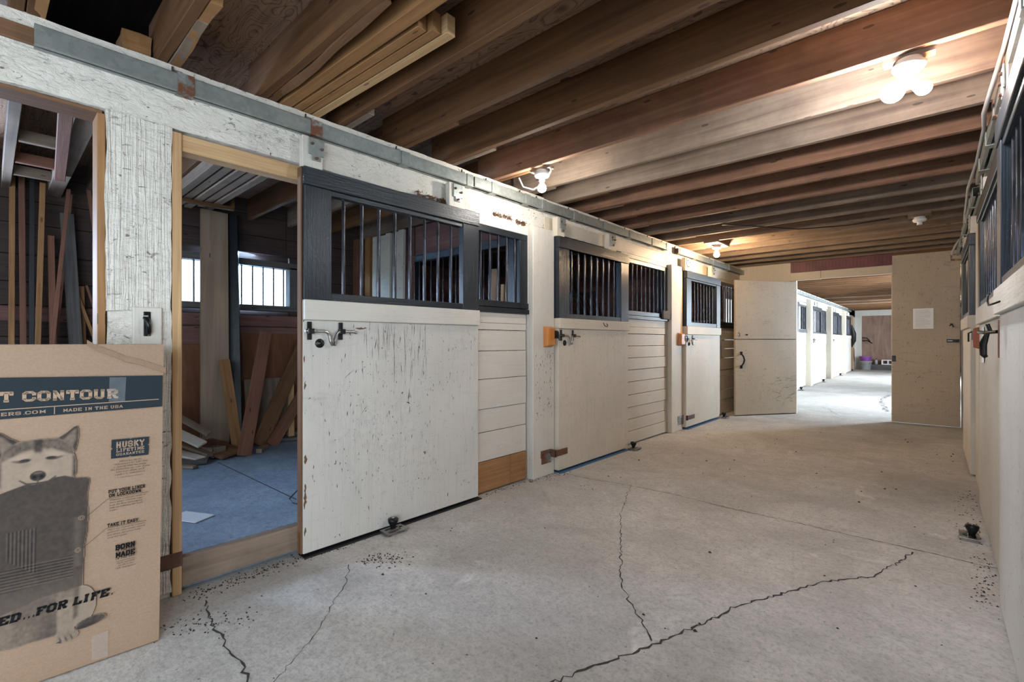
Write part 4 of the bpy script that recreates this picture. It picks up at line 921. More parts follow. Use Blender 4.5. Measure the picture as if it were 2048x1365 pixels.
# hardware by the gap between the two doors
t = thing('latch_bundle', TR(0.06, 3.30, 1.2), 'black strap and bolt latch hanging between the opposite doors', 'latch')
m = MB(); m.box(TR, 0.05, 0.062, 3.20, 3.24, 1.12, 1.30, g=2); m.build('back_plate', 'rust', t)
m = MB(); m.tube([TR(0.062, 3.25, 1.245), TR(0.10, 3.35, 1.242), TR(0.11, 3.55, 1.248)], 0.009, 8); m.build('bolt_rod', 'iron', t)
m = MB(); m.tube([TR(0.09, 3.38, 1.24), TR(0.105, 3.41, 1.19), TR(0.10, 3.44, 1.13), TR(0.09, 3.44, 1.115)], [0.008, 0.013, 0.014, 0.009], 8); m.tube([TR(0.09, 3.33, 1.24), TR(0.10, 3.335, 1.18), TR(0.10, 3.34, 1.13)], 0.008, 8)
m.tube([TR(0.08, 3.32, 1.25), TR(0.09, 3.32, 1.285)], 0.006, 6); m.tube([TR(0.08, 3.40, 1.25), TR(0.09, 3.41, 1.285)], 0.006, 6); m.build('hanging_strap', 'iron', t)
m = MB(); m.box(TR, 0.051, 0.054, 4.28, 4.42, 1.06, 1.29, g=2); tag(m.build('plastic_sleeve', 'paper', origin=TR(0.05, 4.35, 1.2)), 'clear plastic sleeve pinned on the second opposite door', 'sleeve')
structure(B('trim_5', 'cream_board', None, TR, [(-0.12, 0.0, 3.05, 3.2, 0, 2.2), (-0.12, 0.02, 5.35, 5.75, 0, 2.2), (-0.12, 0.0, 7.25, 7.6, 0, 2.2)], g=2, origin=TR(0, 5, 0)))
bumper(TR, 4.84, 4.98, 1.135, 1.310, 0.02, 0.075, 'red_block', 'dark red wooden stop block on the opposite side past the second door')
structure(B('trim_6', 'edge_brown', None, TR, [(-0.06, 0.02, 4.80, 5.02, 0, 2.2)], g=2, origin=TR(0, 5, 0)))
dC = stall_door(TR, 5.80, 7.20, 0.055, 0.02, 2.150, 1.475, 2.035, (1.318, 1.430), 'cream_ply', 'third cream sliding door on the opposite side near the far wall', wst=0.16, hang=(0.0, 0.8), edge=None, tk=0.045, latch=False, stile_mat='cream_board')
fC = fixed_front(TR, 7.62, 8.9, 1.475, 2.115, [1.345, 1.12, 0.897, 0.662, 0.479, 0.25, 0.015], 9, 'cream_board', 'fixed stall front on the opposite side against the far wall')
rail(TR, 1.2, 4.9, 2.362, 2.438, 0.060, [1.8, 2.4, 2.95, 3.45, 3.95, 4.5], 'dull rail above the opposite doors nearest the camera', rusty=(2, 3))
rail(TR, 5.3, 8.8, 2.362, 2.438, 0.060, [5.7, 6.4, 7.1, 7.9, 8.6], 'dull rail above the farther opposite doors')
m = MB(); m.tube([TR(0.062, 2.5, 2.46), TR(0.066, 2.9, 2.455), TR(0.085, 3.2, 2.41), TR(0.095, 3.5, 2.40), TR(0.072, 3.9, 2.445), TR(0.068, 4.6, 2.45), TR(0.085, 5.3, 2.44), TR(0.066, 6.2, 2.45)], 0.010, 8)
tag(m.build('grey_cable', 'grey_pl', origin=TR(0.06, 4, 2.44)), 'grey cable draped along the opposite rail', 'cable')
m = MB(); m.tube([TR(0.066, 6.2, 2.45), TR(0.05, 6.9, 2.46), TR(0.02, 7.5, 2.46), TR(0.03, 7.9, 2.47), TR(0.06, 8.1, 2.455), TR(0.09, 8.1, 2.40), TR(0.115, 8.1, 2.33), TR(0.125, 8.1, 2.28)], 0.012, 8)
tag(m.build('conduit', 'grey_pl', origin=TR(0.1, 6.5, 2.3)), 'pale conduit curving down toward the far wall corner', 'conduit')
m = MB(); m.tube([TR(0.128, 8.1, 2.285), TR(0.128, 8.1, 2.22), TR(0.0, 8.1, 2.215)], 0.012, 6); m.tube([TR(0.128, 8.1, 2.285), TR(0.0, 8.1, 2.295)], 0.009, 6)
tag(m.build('rod_bracket', 'galv_rust', origin=TR(0.1, 8.1, 2.0)), 'rusty bracket holding the lower end of the conduit', 'bracket')

# ------------------------------------------------------------------ far wall and split door
wf = MB()
wf.box(TF, -0.06, 0.0, -2.60, -1.77, 0, 2.72, g=2); wf.box(TF, -0.06, 0.0, 0.28, 3.4, 0, 2.72, g=2)
structure(wf.build('wall_far', 'cream_board', origin=(-1, YF, 0), bevel=0.003))
rs = MB(); n = 60
for k in range(n):
    x0, x1 = -1.77 + 1.33 * k / n, -1.77 + 1.33 * (k + 1) / n; e0 = 0.006 if k % 2 else 0.0
    rs.box(TF, -0.03, e0, x0, x1, 2.325, 2.72, g=2)
structure(rs.build('trim_7', 'red_sheet', origin=(-1.1, YF, 2.4)))
structure(B('trim_8', 'cream_board', None, TF, [(-0.06, 0.012, -1.77, -1.35, 2.195, 2.325), (-0.06, 0.010, -1.347, -0.44, 2.20, 2.325), (-0.08, 0.0, -1.76, -1.69, 0, 2.2)], origin=(-1.1, YF, 2.2)))
t = thing('sliding_panel', TF(0, -0.08, 0), 'tall cream sliding panel with a sheet of paper, right of the doorway', 'door panel')
m = MB(); m.box(TF, -0.04, 0.03, -0.46, 0.27, 0.012, 2.46, g=2); m.build('panel_body', 'cream_leaf', t, bevel=0.004)
B('panel_edge', 'cream_board', t, TF, (-0.06, 0.028, -0.468, -0.425, 0.012, 2.19), g=2)
B('edge_plate', 'iron', t, TF, (0.028, 0.038, -0.462, -0.418, 0.90, 0.985), g=2, bevel=0.002)
m = MB(); m.box(TF, 0.032, 0.040, 0.13, 0.26, 1.18, 1.225); hp = m.build('hasp', 'iron', t, bevel=0.002); B('hasp_slot', 'steel', hp, TF, (0.040, 0.043, 0.14, 0.19, 1.197, 1.208), bevel=0)
m = MB(); m.box(TF, 0.032, 0.036, -0.225, -0.005, 1.375, 1.665, g=2); o = m.build('notice_sheet', 'paper', origin=TF(0.03, -0.11, 1.4)); tag(o, 'framed white paper notice on the cream sliding panel', 'notice')
q = MB(); rr = random.Random(5)
for k in range(13):
    z = 1.64 - k * 0.0195; w = rr.uniform(0.10, 0.17); q.box(TF, 0.036, 0.0366, -0.20, -0.20 + w, z - 0.004, z)
q.build('printed_lines', 'grey_pl', o)
m = MB(); m.tube([TF(0.045, 0.17, 1.44), TF(0.06, 0.19, 1.42), TF(0.06, 0.20, 1.39)], 0.008, 6); m.tube([TF(0.045, 0.19, 1.44), TF(0.07, 0.16, 1.41)], 0.006, 6); tag(m.build('wall_hook', 'iron', origin=TF(0.04, 0.18, 1.4)), 'black hook at the top corner of the cream sliding panel edge', 'hook')

# the split door, swung open towards the aisle
P0, P1 = Vector((-2.355, 7.955, 0)), Vector((-1.685, 8.905, 0)); u = (P1 - P0).normalized(); nn = Vector((u.y, -u.x, 0))
def TD(d, a, z): q_ = P0 + u * a + nn * d; return (q_.x, q_.y, z)
LD = (P1 - P0).length
t = thing('split_gate', TD(0, LD / 2, 0), 'cream split door swung open on the left of the doorway', 'door')
m = MB(); m.box(TD, -0.04, 0.0, 0, LD, 0.015, 1.222, g=2); lw = m.build('lower_leaf', 'cream_leaf', t, bevel=0.003)
m = MB(); m.box(TD, -0.04, 0.0, 0, LD, 1.232, 2.175, g=2); up_ = m.build('upper_leaf', 'cream_leaf', t, bevel=0.003)
q = MB(); q.tube([TD(0.008, 0.105, 0.99), TD(0.035, 0.12, 0.955), TD(0.045, 0.13, 0.90), TD(0.035, 0.12, 0.845), TD(0.008, 0.105, 0.80)], [0.009, 0.012, 0.014, 0.012, 0.009], 8)
q.box(TD, 0.0, 0.006, 0.085, 0.125, 0.98, 1.03, g=2); q.box(TD, 0.0, 0.006, 0.085, 0.125, 0.76, 0.81, g=2); q.build('pull_handle', 'iron', lw)
q = MB(); q.tube([TD(0.004, 0.04, 1.33), TD(0.02, 0.06, 1.325), TD(0.02, 0.062, 1.285), TD(0.006, 0.05, 1.275)], 0.005, 6); q.box(TD, 0.0, 0.006, 0.19, 0.225, 1.29, 1.31); q.build('hook', 'iron', up_)

def marks(T, d, items, name, mat, parent, seed=1):
    """thin scraped or worn marks lying on a face; items: (a, z, da, dz, width)"""
    r = random.Random(seed); q = MB()
    for (a, z, da, dz, w) in items:
        L = math.hypot(da, dz); na, nz_ = -dz / L, da / L; n = max(3, int(L / 0.012)); prev = None
        for k in range(n + 1):
            t_ = k / n; ww = w * math.sin(math.pi * (0.06 + 0.88 * t_)) * r.uniform(0.35, 1.2); j = r.uniform(-1, 1) * w * 0.4
            p = (a + da * t_ + na * j, z + dz * t_ + nz_ * j); cur = (T(d, p[0] + na * ww, p[1] + nz_ * ww), T(d, p[0] - na * ww, p[1] - nz_ * ww))
            if prev: q.face([prev[0], prev[1], cur[1], cur[0]])
            prev = cur
    return q.build(name, mat, parent)


rm = random.Random(21)
marks(TD, 0.0012, [(rm.uniform(0.72, 1.08), rm.uniform(0.22, 0.62), rm.uniform(0.04, 0.16), rm.uniform(-0.02, 0.06), rm.uniform(0.0012, 0.003)) for _ in range(34)] + [(rm.uniform(0.3, 0.9), rm.uniform(0.1, 0.5), rm.uniform(-0.03, 0.05), rm.uniform(-0.03, 0.03), 0.0015) for _ in range(20)], 'scuff_mark', 'dirt', lw, 2)
marks(TL, 0.0672, [(1.165, 0.93, 0.004, 0.05, 0.007), (1.168, 0.52, 0.004, 0.05, 0.009), (1.166, 0.36, 0.004, 0.05, 0.006), (1.166, 0.27, 0.002, 0.10, 0.008), (1.164, 1.08, 0.0, 0.04, 0.004), (1.47, 1.275, 0.075, 0.002, 0.006), (1.165, 0.12, 0.003, 0.05, 0.006)], 'worn_patch', 'edge_brown', d1, 3)
marks(TL, 0.0672, [(1.845, 0.79, 0.012, 0.10, 0.003), (1.83, 0.80, 0.03, -0.012, 0.004), (1.855, 0.72, 0.004, 0.05, 0.002), (1.60, 1.15, 0.01, 0.06, 0.0025), (1.78, 1.18, 0.006, 0.05, 0.0025), (1.93, 1.12, 0.008, 0.07, 0.0022), (2.20, 0.93, 0.004, 0.05, 0.0025), (1.40, 0.98, 0.06, 0.05, 0.0015), (1.50, 0.75, 0.05, 0.06, 0.0013), (2.02, 0.72, 0.003, 0.04, 0.002)] + [(rm.uniform(1.2, 2.45), rm.uniform(0.05, 1.28), rm.uniform(-0.006, 0.006), rm.uniform(0.008, 0.035), rm.uniform(0.0012, 0.0028)) for _ in range(120)] + [(rm.uniform(1.5, 2.0), rm.uniform(0.9, 1.25), rm.uniform(-0.012, 0.012), rm.uniform(0.06, 0.18), 0.0011) for _ in range(45)], 'grain_crack', 'dirt', d1, 4)
marks(TL, 0.0972, [(rm.uniform(3.47, 4.68), rm.uniform(0.06, 1.28), rm.uniform(-0.01, 0.02), rm.uniform(0.006, 0.03), rm.uniform(0.001, 0.0022)) for _ in range(70)], 'grain_crack', 'dirt', d2, 5)
marks(TL, 0.0562, [(rm.uniform(3.16, 3.42), rm.uniform(0.5, 1.1), rm.uniform(-0.004, 0.006), rm.uniform(0.006, 0.03), rm.uniform(0.0015, 0.004)) for _ in range(90)], 'chipped_fleck', 'dirt', pp, 6)
marks(lambda d, a, z: TF(d, a, z), 0.0312, [(rm.uniform(-0.4, 0.24), rm.uniform(0.1, 2.4), rm.uniform(-0.012, 0.012), rm.uniform(-0.012, 0.012), rm.uniform(0.002, 0.006)) for _ in range(90)], 'mud_fleck', 'dirt', [o_ for o_ in bpy.data.objects if o_.name == 'sliding_panel'][0], 7)
marks(TR, 0.0722, [(rm.uniform(1.7, 3.0), rm.uniform(0.06, 1.28), rm.uniform(-0.02, 0.02), rm.uniform(0.006, 0.03), rm.uniform(0.001, 0.0022)) for _ in range(50)], 'grain_crack', 'dirt', dA, 8)

# ------------------------------------------------------------------ second aisle beyond the doorway
structure(B('beam_far_left', 'white_board', None, T2, (-0.15, 0.0, 9.02, 24.9, 2.22, ZB), origin=T2(0, 15, 2.2)))
structure(B('beam_doorway', 'cream_board', None, TW, (-2.5, 0.3, 9.25, 9.33, 2.30, 2.49), g=0, origin=(-1, 9.3, 2.3)))
for k in range(35):
    y = 9.75 + 0.44 * k
    if y > 24.8: break
    joist(-2.68, 0.9, y, 'joist_pale' if k in (17, 21, 24) else 'joist', f'{NTH[k]} ceiling joist beyond the doorway counting from the doorway', 'ceiling joists beyond the doorway', sl=0.0)
DS = [(11.8, 'first'), (14.9, 'second'), (18.25, 'third'), (21.4, 'fourth')]
GR = 'sliding stall doors beyond the doorway'
for (a, w) in DS:
    a1 = a + 1.35
    stall_door(T2, a, a1, 0.09, 0.02, 2.15, 1.45, 2.03, (1.30, 1.41), 'white_board', f'{w} white sliding stall door beyond the doorway, counting from the doorway', nb=6, hang=(0.05, 0.6), edge=None, latch=(w in ('second', 'third')), lite=True, group=GR)
    if w != 'fourth':
        fixed_front(T2, a1 + 0.02, a + 2.75, 1.46, 2.14, [1.35, 1.1, 0.85, 0.6, 0.35, 0.02], 6, 'white_board', f'white plank stall front with bars right after the {w} door beyond the doorway', group='stall fronts beyond the doorway', jamb=0.08)
    o = B('wooden_post', 'cream_board', None, T2, (-0.1, 0.10, a - 0.32, a - 0.05, 0, 2.3), g=2, origin=T2(0, a - 0.2, 0)); tag(o, f'cream post before the {w} stall door beyond the doorway', 'post', 'posts beyond the doorway')
    roller(T2, a + 1.4, 0.14, f'floor roller at the foot of the {w} stall door beyond the doorway')
fixed_front(T2, 9.1, 11.4, 1.46, 2.14, [1.35, 1.1, 0.85, 0.6, 0.35, 0.02], 6, 'white_board', 'white plank stall front directly behind the far wall', group='stall fronts beyond the doorway', jamb=0.08)
rail(T2, 11.0, 23.2, 2.365, 2.435, 0.06, [11.5 + 0.75 * k for k in range(15)], 'long box rail above the doors beyond the doorway')
structure(B('wall_far_left', 'white_board', None, T2, [(-0.05, 0.0, 22.8, 23.35, 0, 2.5), (-0.05, 0.0, 24.35, 24.9, 0, 2.5), (-0.05, 0.0, 23.35, 24.35, 2.25, 2.5), (-3.0, -2.95, 9.0, 25, 0, 2.7)], g=2, origin=T2(0, 23, 0)))
o = B('cupboard_door', 'pine', None, T2, (-0.04, 0.0, 23.36, 24.34, 0.02, 2.24), g=2, origin=T2(0, 23.8, 0)); tag(o, 'orange wooden door at the end of the second aisle', 'door', kind='thing')
m = MB(); m.tube([T2(0.02, 23.55, 1.85), T2(0.085, 23.6, 1.5), T2(0.08, 23.7, 1.2), T2(0.01, 23.75, 0.95)], [0.03, 0.09, 0.08, 0.02], 8); tag(m.build('hanging_halter', 'black_pl', origin=T2(0.05, 23.6, 1.5)), 'dark halter and ropes hanging on the orange door', 'halter')
m = MB(); m.tube([T2(0.05, 24.0, 0.9), T2(0.06, 23.95, 0.5), T2(0.06, 24.05, 0.35), T2(0.05, 24.1, 0.8)], 0.012, 6); tag(m.build('red_rope', 'red_sheet', origin=T2(0.05, 24, 0.6)), 'thin red rope hanging low on the orange door', 'rope')
structure(B('wall_end', 'brown_end', None, TW, (-2.45, 2.4, 25.0, 25.05, 0.0, 2.3), g=2, origin=(-1, 25, 0)))
structure(B('trim_9', 'white_board', None, TW, [(-2.6, 2.4, 24.94, 25.0, 2.27, 2.56), (-2.56, -2.30, 24.93, 25.0, 0, 2.27)], g=0, origin=(-1, 25, 2.3)))
structure(B('trim_10', 'raw_grey', None, TW, [(-2.05, 2.4, 24.72, 25.0, 0.0, 0.22)], g=0, origin=(-1, 25, 0)))


def lathe_obj(name, prof, c, mat, parent=None, n=24, label=None):
    q_ = MB(); q_.lathe(prof, c, (0, 0, 1), n); return q_.build(name, mat, parent, origin=None if parent else c)


for k, (c, mt, lb) in enumerate([((-2.13, 24.5, 0.0), 'grey_pl', 'grey rubber bucket at the end wall, under the purple tub'), ((-2.13, 24.5, 0.36), None, 'purple tub stacked on top of the grey bucket')]):
    if mt is None: M['purple'] = plain('purple_plastic', (0.42, 0.15, 0.55), 0.4); mt = 'purple'
    t = thing('bucket', c, lb, 'bucket'); h = 0.36 if k == 0 else 0.20
    lathe_obj('bucket_body', [(0.0, 0.0), (0.17, 0.0), (0.215, h), (0.225, h), (0.225, h - 0.02), (0.205, h - 0.02), (0.16, 0.02), (0.0, 0.02)], c, mt, t)
    q = MB(); q.tube([(c[0] - 0.22, c[1], h + c[2] - 0.03), (c[0] - 0.15, c[1] - 0.16, h + c[2] - 0.10), (c[0], c[1] - 0.225, h + c[2] - 0.13), (c[0] + 0.15, c[1] - 0.16, h + c[2] - 0.10), (c[0] + 0.22, c[1], h + c[2] - 0.03)], 0.006, 6); q.build('bail_handle', 'steel', t)
c = (-1.80, 24.80, 0.22); t = thing('bottle', c, 'grey bottle with dark cap standing on the ledge by the end wall', 'bottle')
lathe_obj('bottle_body', [(0, 0), (0.045, 0), (0.048, 0.15), (0.03, 0.20), (0.018, 0.21)], c, 'grey_pl', t); lathe_obj('bottle_cap', [(0.022, 0.205), (0.022, 0.245), (0, 0.25)], c, 'black_pl', t)
t = thing('cinder_block', (-1.45, 24.8, 0.22), 'white cinder block with two holes on the ledge', 'block'); m = MB()
for (x0, x1, z0, z1) in [(-1.62, -1.20, 0.22, 0.255), (-1.62, -1.20, 0.385, 0.42), (-1.62, -1.575, 0.255, 0.385), (-1.43, -1.39, 0.255, 0.385), (-1.245, -1.20, 0.255, 0.385)]: m.box(TW, x0, x1, 24.74, 24.93, z0, z1, g=0)
m.build('block_body', 'porcelain', t)
t = thing('wall_bridle', (-2.25, 24.88, 1.3), 'dark bridle hook with straps on the end wall corner', 'hook')
m = MB(); m.tube([(-2.28, 24.93, 1.35), (-2.1, 24.75, 1.32), (-2.0, 24.7, 1.18)], 0.02, 6); m.tube([(-2.25, 24.9, 1.2), (-2.1, 24.8, 1.22), (-1.92, 24.72, 1.10)], 0.022, 6); m.build('hook_arm', 'iron', t)
# right side of the second aisle: posts with wide open bays to the daylight
structure(B('wall_far_right', 'white_board', None, TW, [(0.85, 0.92, 9.0, 10.8, 0, 2.7), (0.85, 0.92, 12.4, 16.0, 0, 2.7), (0.85, 0.92, 22.0, 25.0, 0, 2.7), (0.85, 0.92, 10.8, 12.4, 0, 1.1), (0.85, 0.92, 10.8, 22.0, 2.5, 2.7), (0.85, 0.92, 18.9, 19.1, 0, 2.5)], g=2, origin=(0.9, 15, 0)))

# ------------------------------------------------------------------ lamps
def lampholder(c, label, bulbs, splitter=False, rad=0.058, yr=(0.03, 0.03)):
    t = thing('ceiling_lamp', c, label, 'ceiling lamp')
    q = MB(); q.box(TW, c[0] - 0.09, c[0] + 0.09, c[1] - yr[0], c[1] + yr[1], c[2] - 0.0, ZB + 0.0, g=0); q.build('mounting_board', 'joist_pale', t)
    q = MB(); q.lathe([(rad * 0.78, 0.0), (rad * 0.86, -0.018), (rad, -0.022), (rad, -0.034), (rad * 0.86, -0.046), (rad * 0.42, -0.052), (rad * 0.36, -0.058), (rad * 0.38, -0.078), (0.018, -0.080)], c, (0, 0, 1), 28); q.build('lampholder', 'porcelain', t)
    if splitter:
        q = MB(); q.tube([(c[0], c[1], c[2] - 0.070), (c[0], c[1], c[2] - 0.100)], 0.017, 12); q.tube([(c[0], c[1], c[2] - 0.090), (c[0] - 0.03, c[1], c[2] - 0.112)], 0.018, 12); q.tube([(c[0], c[1], c[2] - 0.090), (c[0] + 0.03, c[1], c[2] - 0.112)], 0.018, 12); q.build('splitter', 'porcelain', t)
    for (off, r, mt, ax) in bulbs:
        p = V3(c) + V3(off); a = V3(ax).normalized(); q = MB()
        prof = [(r * 0.36, r * 1.7), (r * 0.42, r * 1.2), (r * 0.80, r * 0.62)] + [(r * math.cos(x), r * math.sin(x)) for x in [0.5, 0.2, -0.1, -0.4, -0.7, -1.0, -1.3, -1.57]]
        q.lathe([(max(x, 0.0005), z) for x, z in prof], p, a, 24); q.build('bulb', mt, t)
    return t


lampholder((-0.085, 2.79, 2.475), 'double bulb lamp with two bright bulbs on a splitter, nearest the camera', [((-0.055, -0.035, -0.140), 0.045, 'bulb_cool', (0.75, 0.2, 0.55)), ((0.050, 0.02, -0.135), 0.031, 'bulb_small', (-0.8, 0, 0.45))], splitter=True, rad=0.062)
lampholder((-2.185, 2.77, 2.475), 'single bright bulb lamp above the stall doors on the left', [((0, 0, -0.130), 0.032, 'bulb_far', (0, 0, 1))])
lampholder((-2.15, 6.47, 2.475), 'dim flat-bulb lamp near the farther stall doors', [((0, 0, -0.125), 0.036, 'bulb_warm', (0, 0, 1))], yr=(0.23, 0.23))
lampholder((-0.11, 6.40, 2.475), 'white lampholder without a bulb toward the far wall', [], yr=(0.15, 0.05))
m = MB(); m.tube([(-2.10, 2.76, 2.49), (-2.10, 2.77, 2.455), (-2.12, 2.775, 2.44), (-2.14, 2.78, 2.45)], 0.006, 6); m.tube([(-2.44, 2.80, 2.49), (-2.42, 2.83, 2.42), (-2.34, 2.86, 2.39), (-2.24, 2.85, 2.41)], 0.006, 6)
tag(m.build('lamp_cable', 'white_pl', origin=(-2.2, 2.8, 2.47)), 'white cable looping beside the single bulb lamp', 'cable')
m = MB(); m.tube([(-1.75, 5.42, 2.49), (-1.5, 5.5, 2.45), (-1.1, 5.9, 2.42), (-0.7, 6.2, 2.45), (-0.35, 6.35, 2.49)], 0.006, 6)
tag(m.build('lamp_cable', 'black_pl', origin=(-1, 6, 2.47)), 'black cable sagging under the joists toward the empty lampholder', 'cable')

lampholder((-0.75, -1.25, 2.475), 'added unseen bulb lamp over the aisle entrance behind the camera', [((0, 0, -0.130), 0.034, 'bulb_added', (0, 0, 1))], yr=(0.1, 0.4))  # out-of-view lamp, added to light the box and near walls

# ------------------------------------------------------------------ cardboard box
BX, BY = -2.305, 0.455; ub = Vector((0.0854, 1.0, 0)).normalized(); nb_ = Vector((ub.y, -ub.x, 0))   # ub: along the front to the post; nb_: out of the front
BW, BH, BD = 1.02, 1.187, 0.30
def TBX(d, a, z):       # a = world Y of the front face point
    s_ = (a - BY); return (BX + 0.0854 * s_ + nb_.x * d + 0.0, a + nb_.y * d + 0.016 * z / BH, z)
box_t = thing('cardboard_box', TBX(-0.15, 0.0, 0), 'tall brown cardboard box printed with a husky dog, leaning space before the first post', 'cardboard box')
bm_ = MB()
nz, na = 26, 24
def bulge(a, z): return 0.004 * mn.noise(Vector((a * 4, z * 4, 0))) + 0.003 * mn.noise(Vector((a * 11, z * 9, 4)))
vs, fs = [], []
for i in range(na + 1):
    for j in range(nz + 1):
        a = BY - BW + BW * i / na; z = 0.004 + (BH - 0.004) * j / nz; e = min(i, na - i, j, nz - j); vs.append(TBX(bulge(a, z) * min(1, e / 2) - (0.004 if z < 0.03 else 0), a, z))
for i in range(na):
    for j in range(nz): p = i * (nz + 1) + j; fs.append((p, p + nz + 1, p + nz + 2, p + 1))
bm_.idx(vs, fs, smooth=True)
for (q1, q2, q3, q4) in [((0, BY, 0.004), (-BD, BY, 0.004), (-BD, BY, BH), (0, BY, BH)), ((-BD, BY - BW, 0.004), (0, BY - BW, 0.004), (0, BY - BW, BH), (-BD, BY - BW, BH)), ((-BD, BY, 0.004), (-BD, BY - BW, 0.004), (-BD, BY - BW, BH), (-BD, BY, BH)), ((0, BY - BW, BH), (0, BY, BH), (-BD, BY, BH), (-BD, BY - BW, BH)), ((0, BY, 0.004), (0, BY - BW, 0.004), (-BD, BY - BW, 0.004), (-BD, BY, 0.004))]:
    bm_.face([TBX(*q1), TBX(*q2), TBX(*q3), TBX(*q4)])
bm_.build('box_body', 'card', box_t)
# printed plates lie just above the bulging face
OFF = 0.0065
def PT(a, z, o=OFF): return TBX(o, a, z)
m = MB()
poly = [(BY - BW, 0.93), (0.02, 0.936), (0.451, 0.938), (0.4515, 0.957), (0.4515, 1.062), (0.02, 1.076), (BY - BW, 1.08)]
m.face([PT(a, z) for a, z in poly]); m.build('printed_band', 'ink', box_t)
m = MB()
for (z0, z1, a0, a1) in [(0.9665, 0.9695, BY - BW + 0.03, 0.441)]: m.face([PT(a0, z0, OFF + .001), PT(a1, z0, OFF + .001), PT(a1, z1, OFF + .001), PT(a0, z1, OFF + .001)])
m.face([PT(0.143, 0.940, OFF + .001), PT(0.1455, 0.940, OFF + .001), PT(0.1455, 0.966, OFF + .001), PT(0.143, 0.966, OFF + .001)])
m.build('printed_rule', 'card_print', box_t)

# slab lettering made of strokes on a 4 x 6 grid
FONT = {
 'A': [[(0, 0), (2, 6), (4, 0)], [(0.8, 2.1), (3.2, 2.1)], [(-.5, 0), (.8, 0)], [(3.2, 0), (4.5, 0)]], 'B': [[(.5, 0), (.5, 6)], [(0, 6), (3, 6), (4, 5.2), (4, 3.8), (3, 3.1), (.5, 3.1)], [(3, 3.1), (4, 2.3), (4, .8), (3, 0), (0, 0)]],
 'C': [[(4, 4.2), (4, 5), (3, 6), (1, 6), (0, 5), (0, 1), (1, 0), (3, 0), (4, 1), (4, 1.6)]], 'D': [[(.5, 0), (.5, 6)], [(0, 6), (3, 6), (4, 5), (4, 1), (3, 0), (0, 0)]],
 'E': [[(4, 4.7), (4, 6), (0, 6)], [(.5, 6), (.5, 0)], [(0, 0), (4, 0), (4, 1.3)], [(.5, 3.1), (2.8, 3.1)]], 'F': [[(4, 4.7), (4, 6), (0, 6)], [(.7, 6), (.7, 0)], [(-.1, 0), (1.6, 0)], [(.7, 3.1), (2.8, 3.1)]],
 'G': [[(4, 4.4), (4, 5), (3, 6), (1, 6), (0, 5), (0, 1), (1, 0), (3, 0), (4, 1), (4, 2.8), (2.4, 2.8)]], 'H': [[(.5, 0), (.5, 6)], [(3.5, 0), (3.5, 6)], [(.5, 3), (3.5, 3)], [(-.2, 0), (1.2, 0)], [(-.2, 6), (1.2, 6)], [(2.8, 0), (4.2, 0)], [(2.8, 6), (4.2, 6)]],
 'I': [[(2, 0), (2, 6)], [(.9, 0), (3.1, 0)], [(.9, 6), (3.1, 6)]], 'K': [[(.5, 0), (.5, 6)], [(3.8, 6), (.6, 2.8)], [(1.6, 3.6), (3.8, 0)], [(-.2, 0), (1.2, 0)], [(-.2, 6), (1.2, 6)], [(3, 0), (4.4, 0)], [(2.8, 6), (4.2, 6)]],
 'L': [[(.7, 6), (.7, 0)], [(-.1, 6), (1.6, 6)], [(0, 0), (4, 0), (4, 1.5)]], 'M': [[(.3, 0), (.3, 6), (2.3, 1.8), (4.3, 6), (4.3, 0)], [(-.4, 0), (1, 0)], [(3.6, 0), (5, 0)], [(-.4, 6), (.3, 6)], [(4.3, 6), (5, 6)]],
 'N': [[(.5, 0), (.5, 6), (3.6, 0), (3.6, 6)], [(-.2, 0), (1.2, 0)], [(-.2, 6), (.5, 6)], [(2.9, 6), (4.3, 6)]], 'O': [[(1, 0), (3, 0), (4, 1), (4, 5), (3, 6), (1, 6), (0, 5), (0, 1), (1, 0)]],
 'P': [[(.6, 0), (.6, 6)], [(0, 6), (3, 6), (4, 5.2), (4, 3.6), (3, 2.8), (.6, 2.8)], [(-.2, 0), (1.5, 0)]], 'R': [[(.6, 0), (.6, 6)], [(0, 6), (3, 6), (4, 5.2), (4, 3.8), (3, 3), (.6, 3)], [(2.4, 3), (3.7, 0), (4.4, 0)], [(-.2, 0), (1.5, 0)]],
 'S': [[(3.9, 4.5), (3.9, 5.2), (3, 6), (1, 6), (0, 5.2), (0, 3.9), (.8, 3.2), (3.2, 2.8), (4, 2.1), (4, .8), (3, 0), (1, 0), (.1, .8), (.1, 1.5)]], 'T': [[(0, 4.6), (0, 6), (4, 6), (4, 4.6)], [(2, 6), (2, 0)], [(1.1, 0), (2.9, 0)]],
 'U': [[(.4, 6), (.4, 1), (1.2, 0), (2.8, 0), (3.6, 1), (3.6, 6)], [(-.4, 6), (1.2, 6)], [(2.8, 6), (4.4, 6)]], 'W': [[(0, 6), (1, 0), (2.2, 4.6), (3.4, 0), (4.4, 6)], [(-.6, 6), (.6, 6)], [(3.8, 6), (5, 6)]],
 'X': [[(0, 0), (4, 6)], [(4, 0), (0, 6)], [(-.5, 0), (.9, 0)], [(3.1, 0), (4.5, 0)], [(-.5, 6), (.9, 6)], [(3.1, 6), (4.5, 6)]], 'Y': [[(0, 6), (2, 3), (4, 6)], [(2, 3), (2, 0)], [(1.1, 0), (2.9, 0)], [(-.6, 6), (.7, 6)], [(3.3, 6), (4.6, 6)]],
 '.': [[(.8, .1), (1.2, .1)]], '-': [[(.8, 3), (3.2, 3)]], ' ': []}


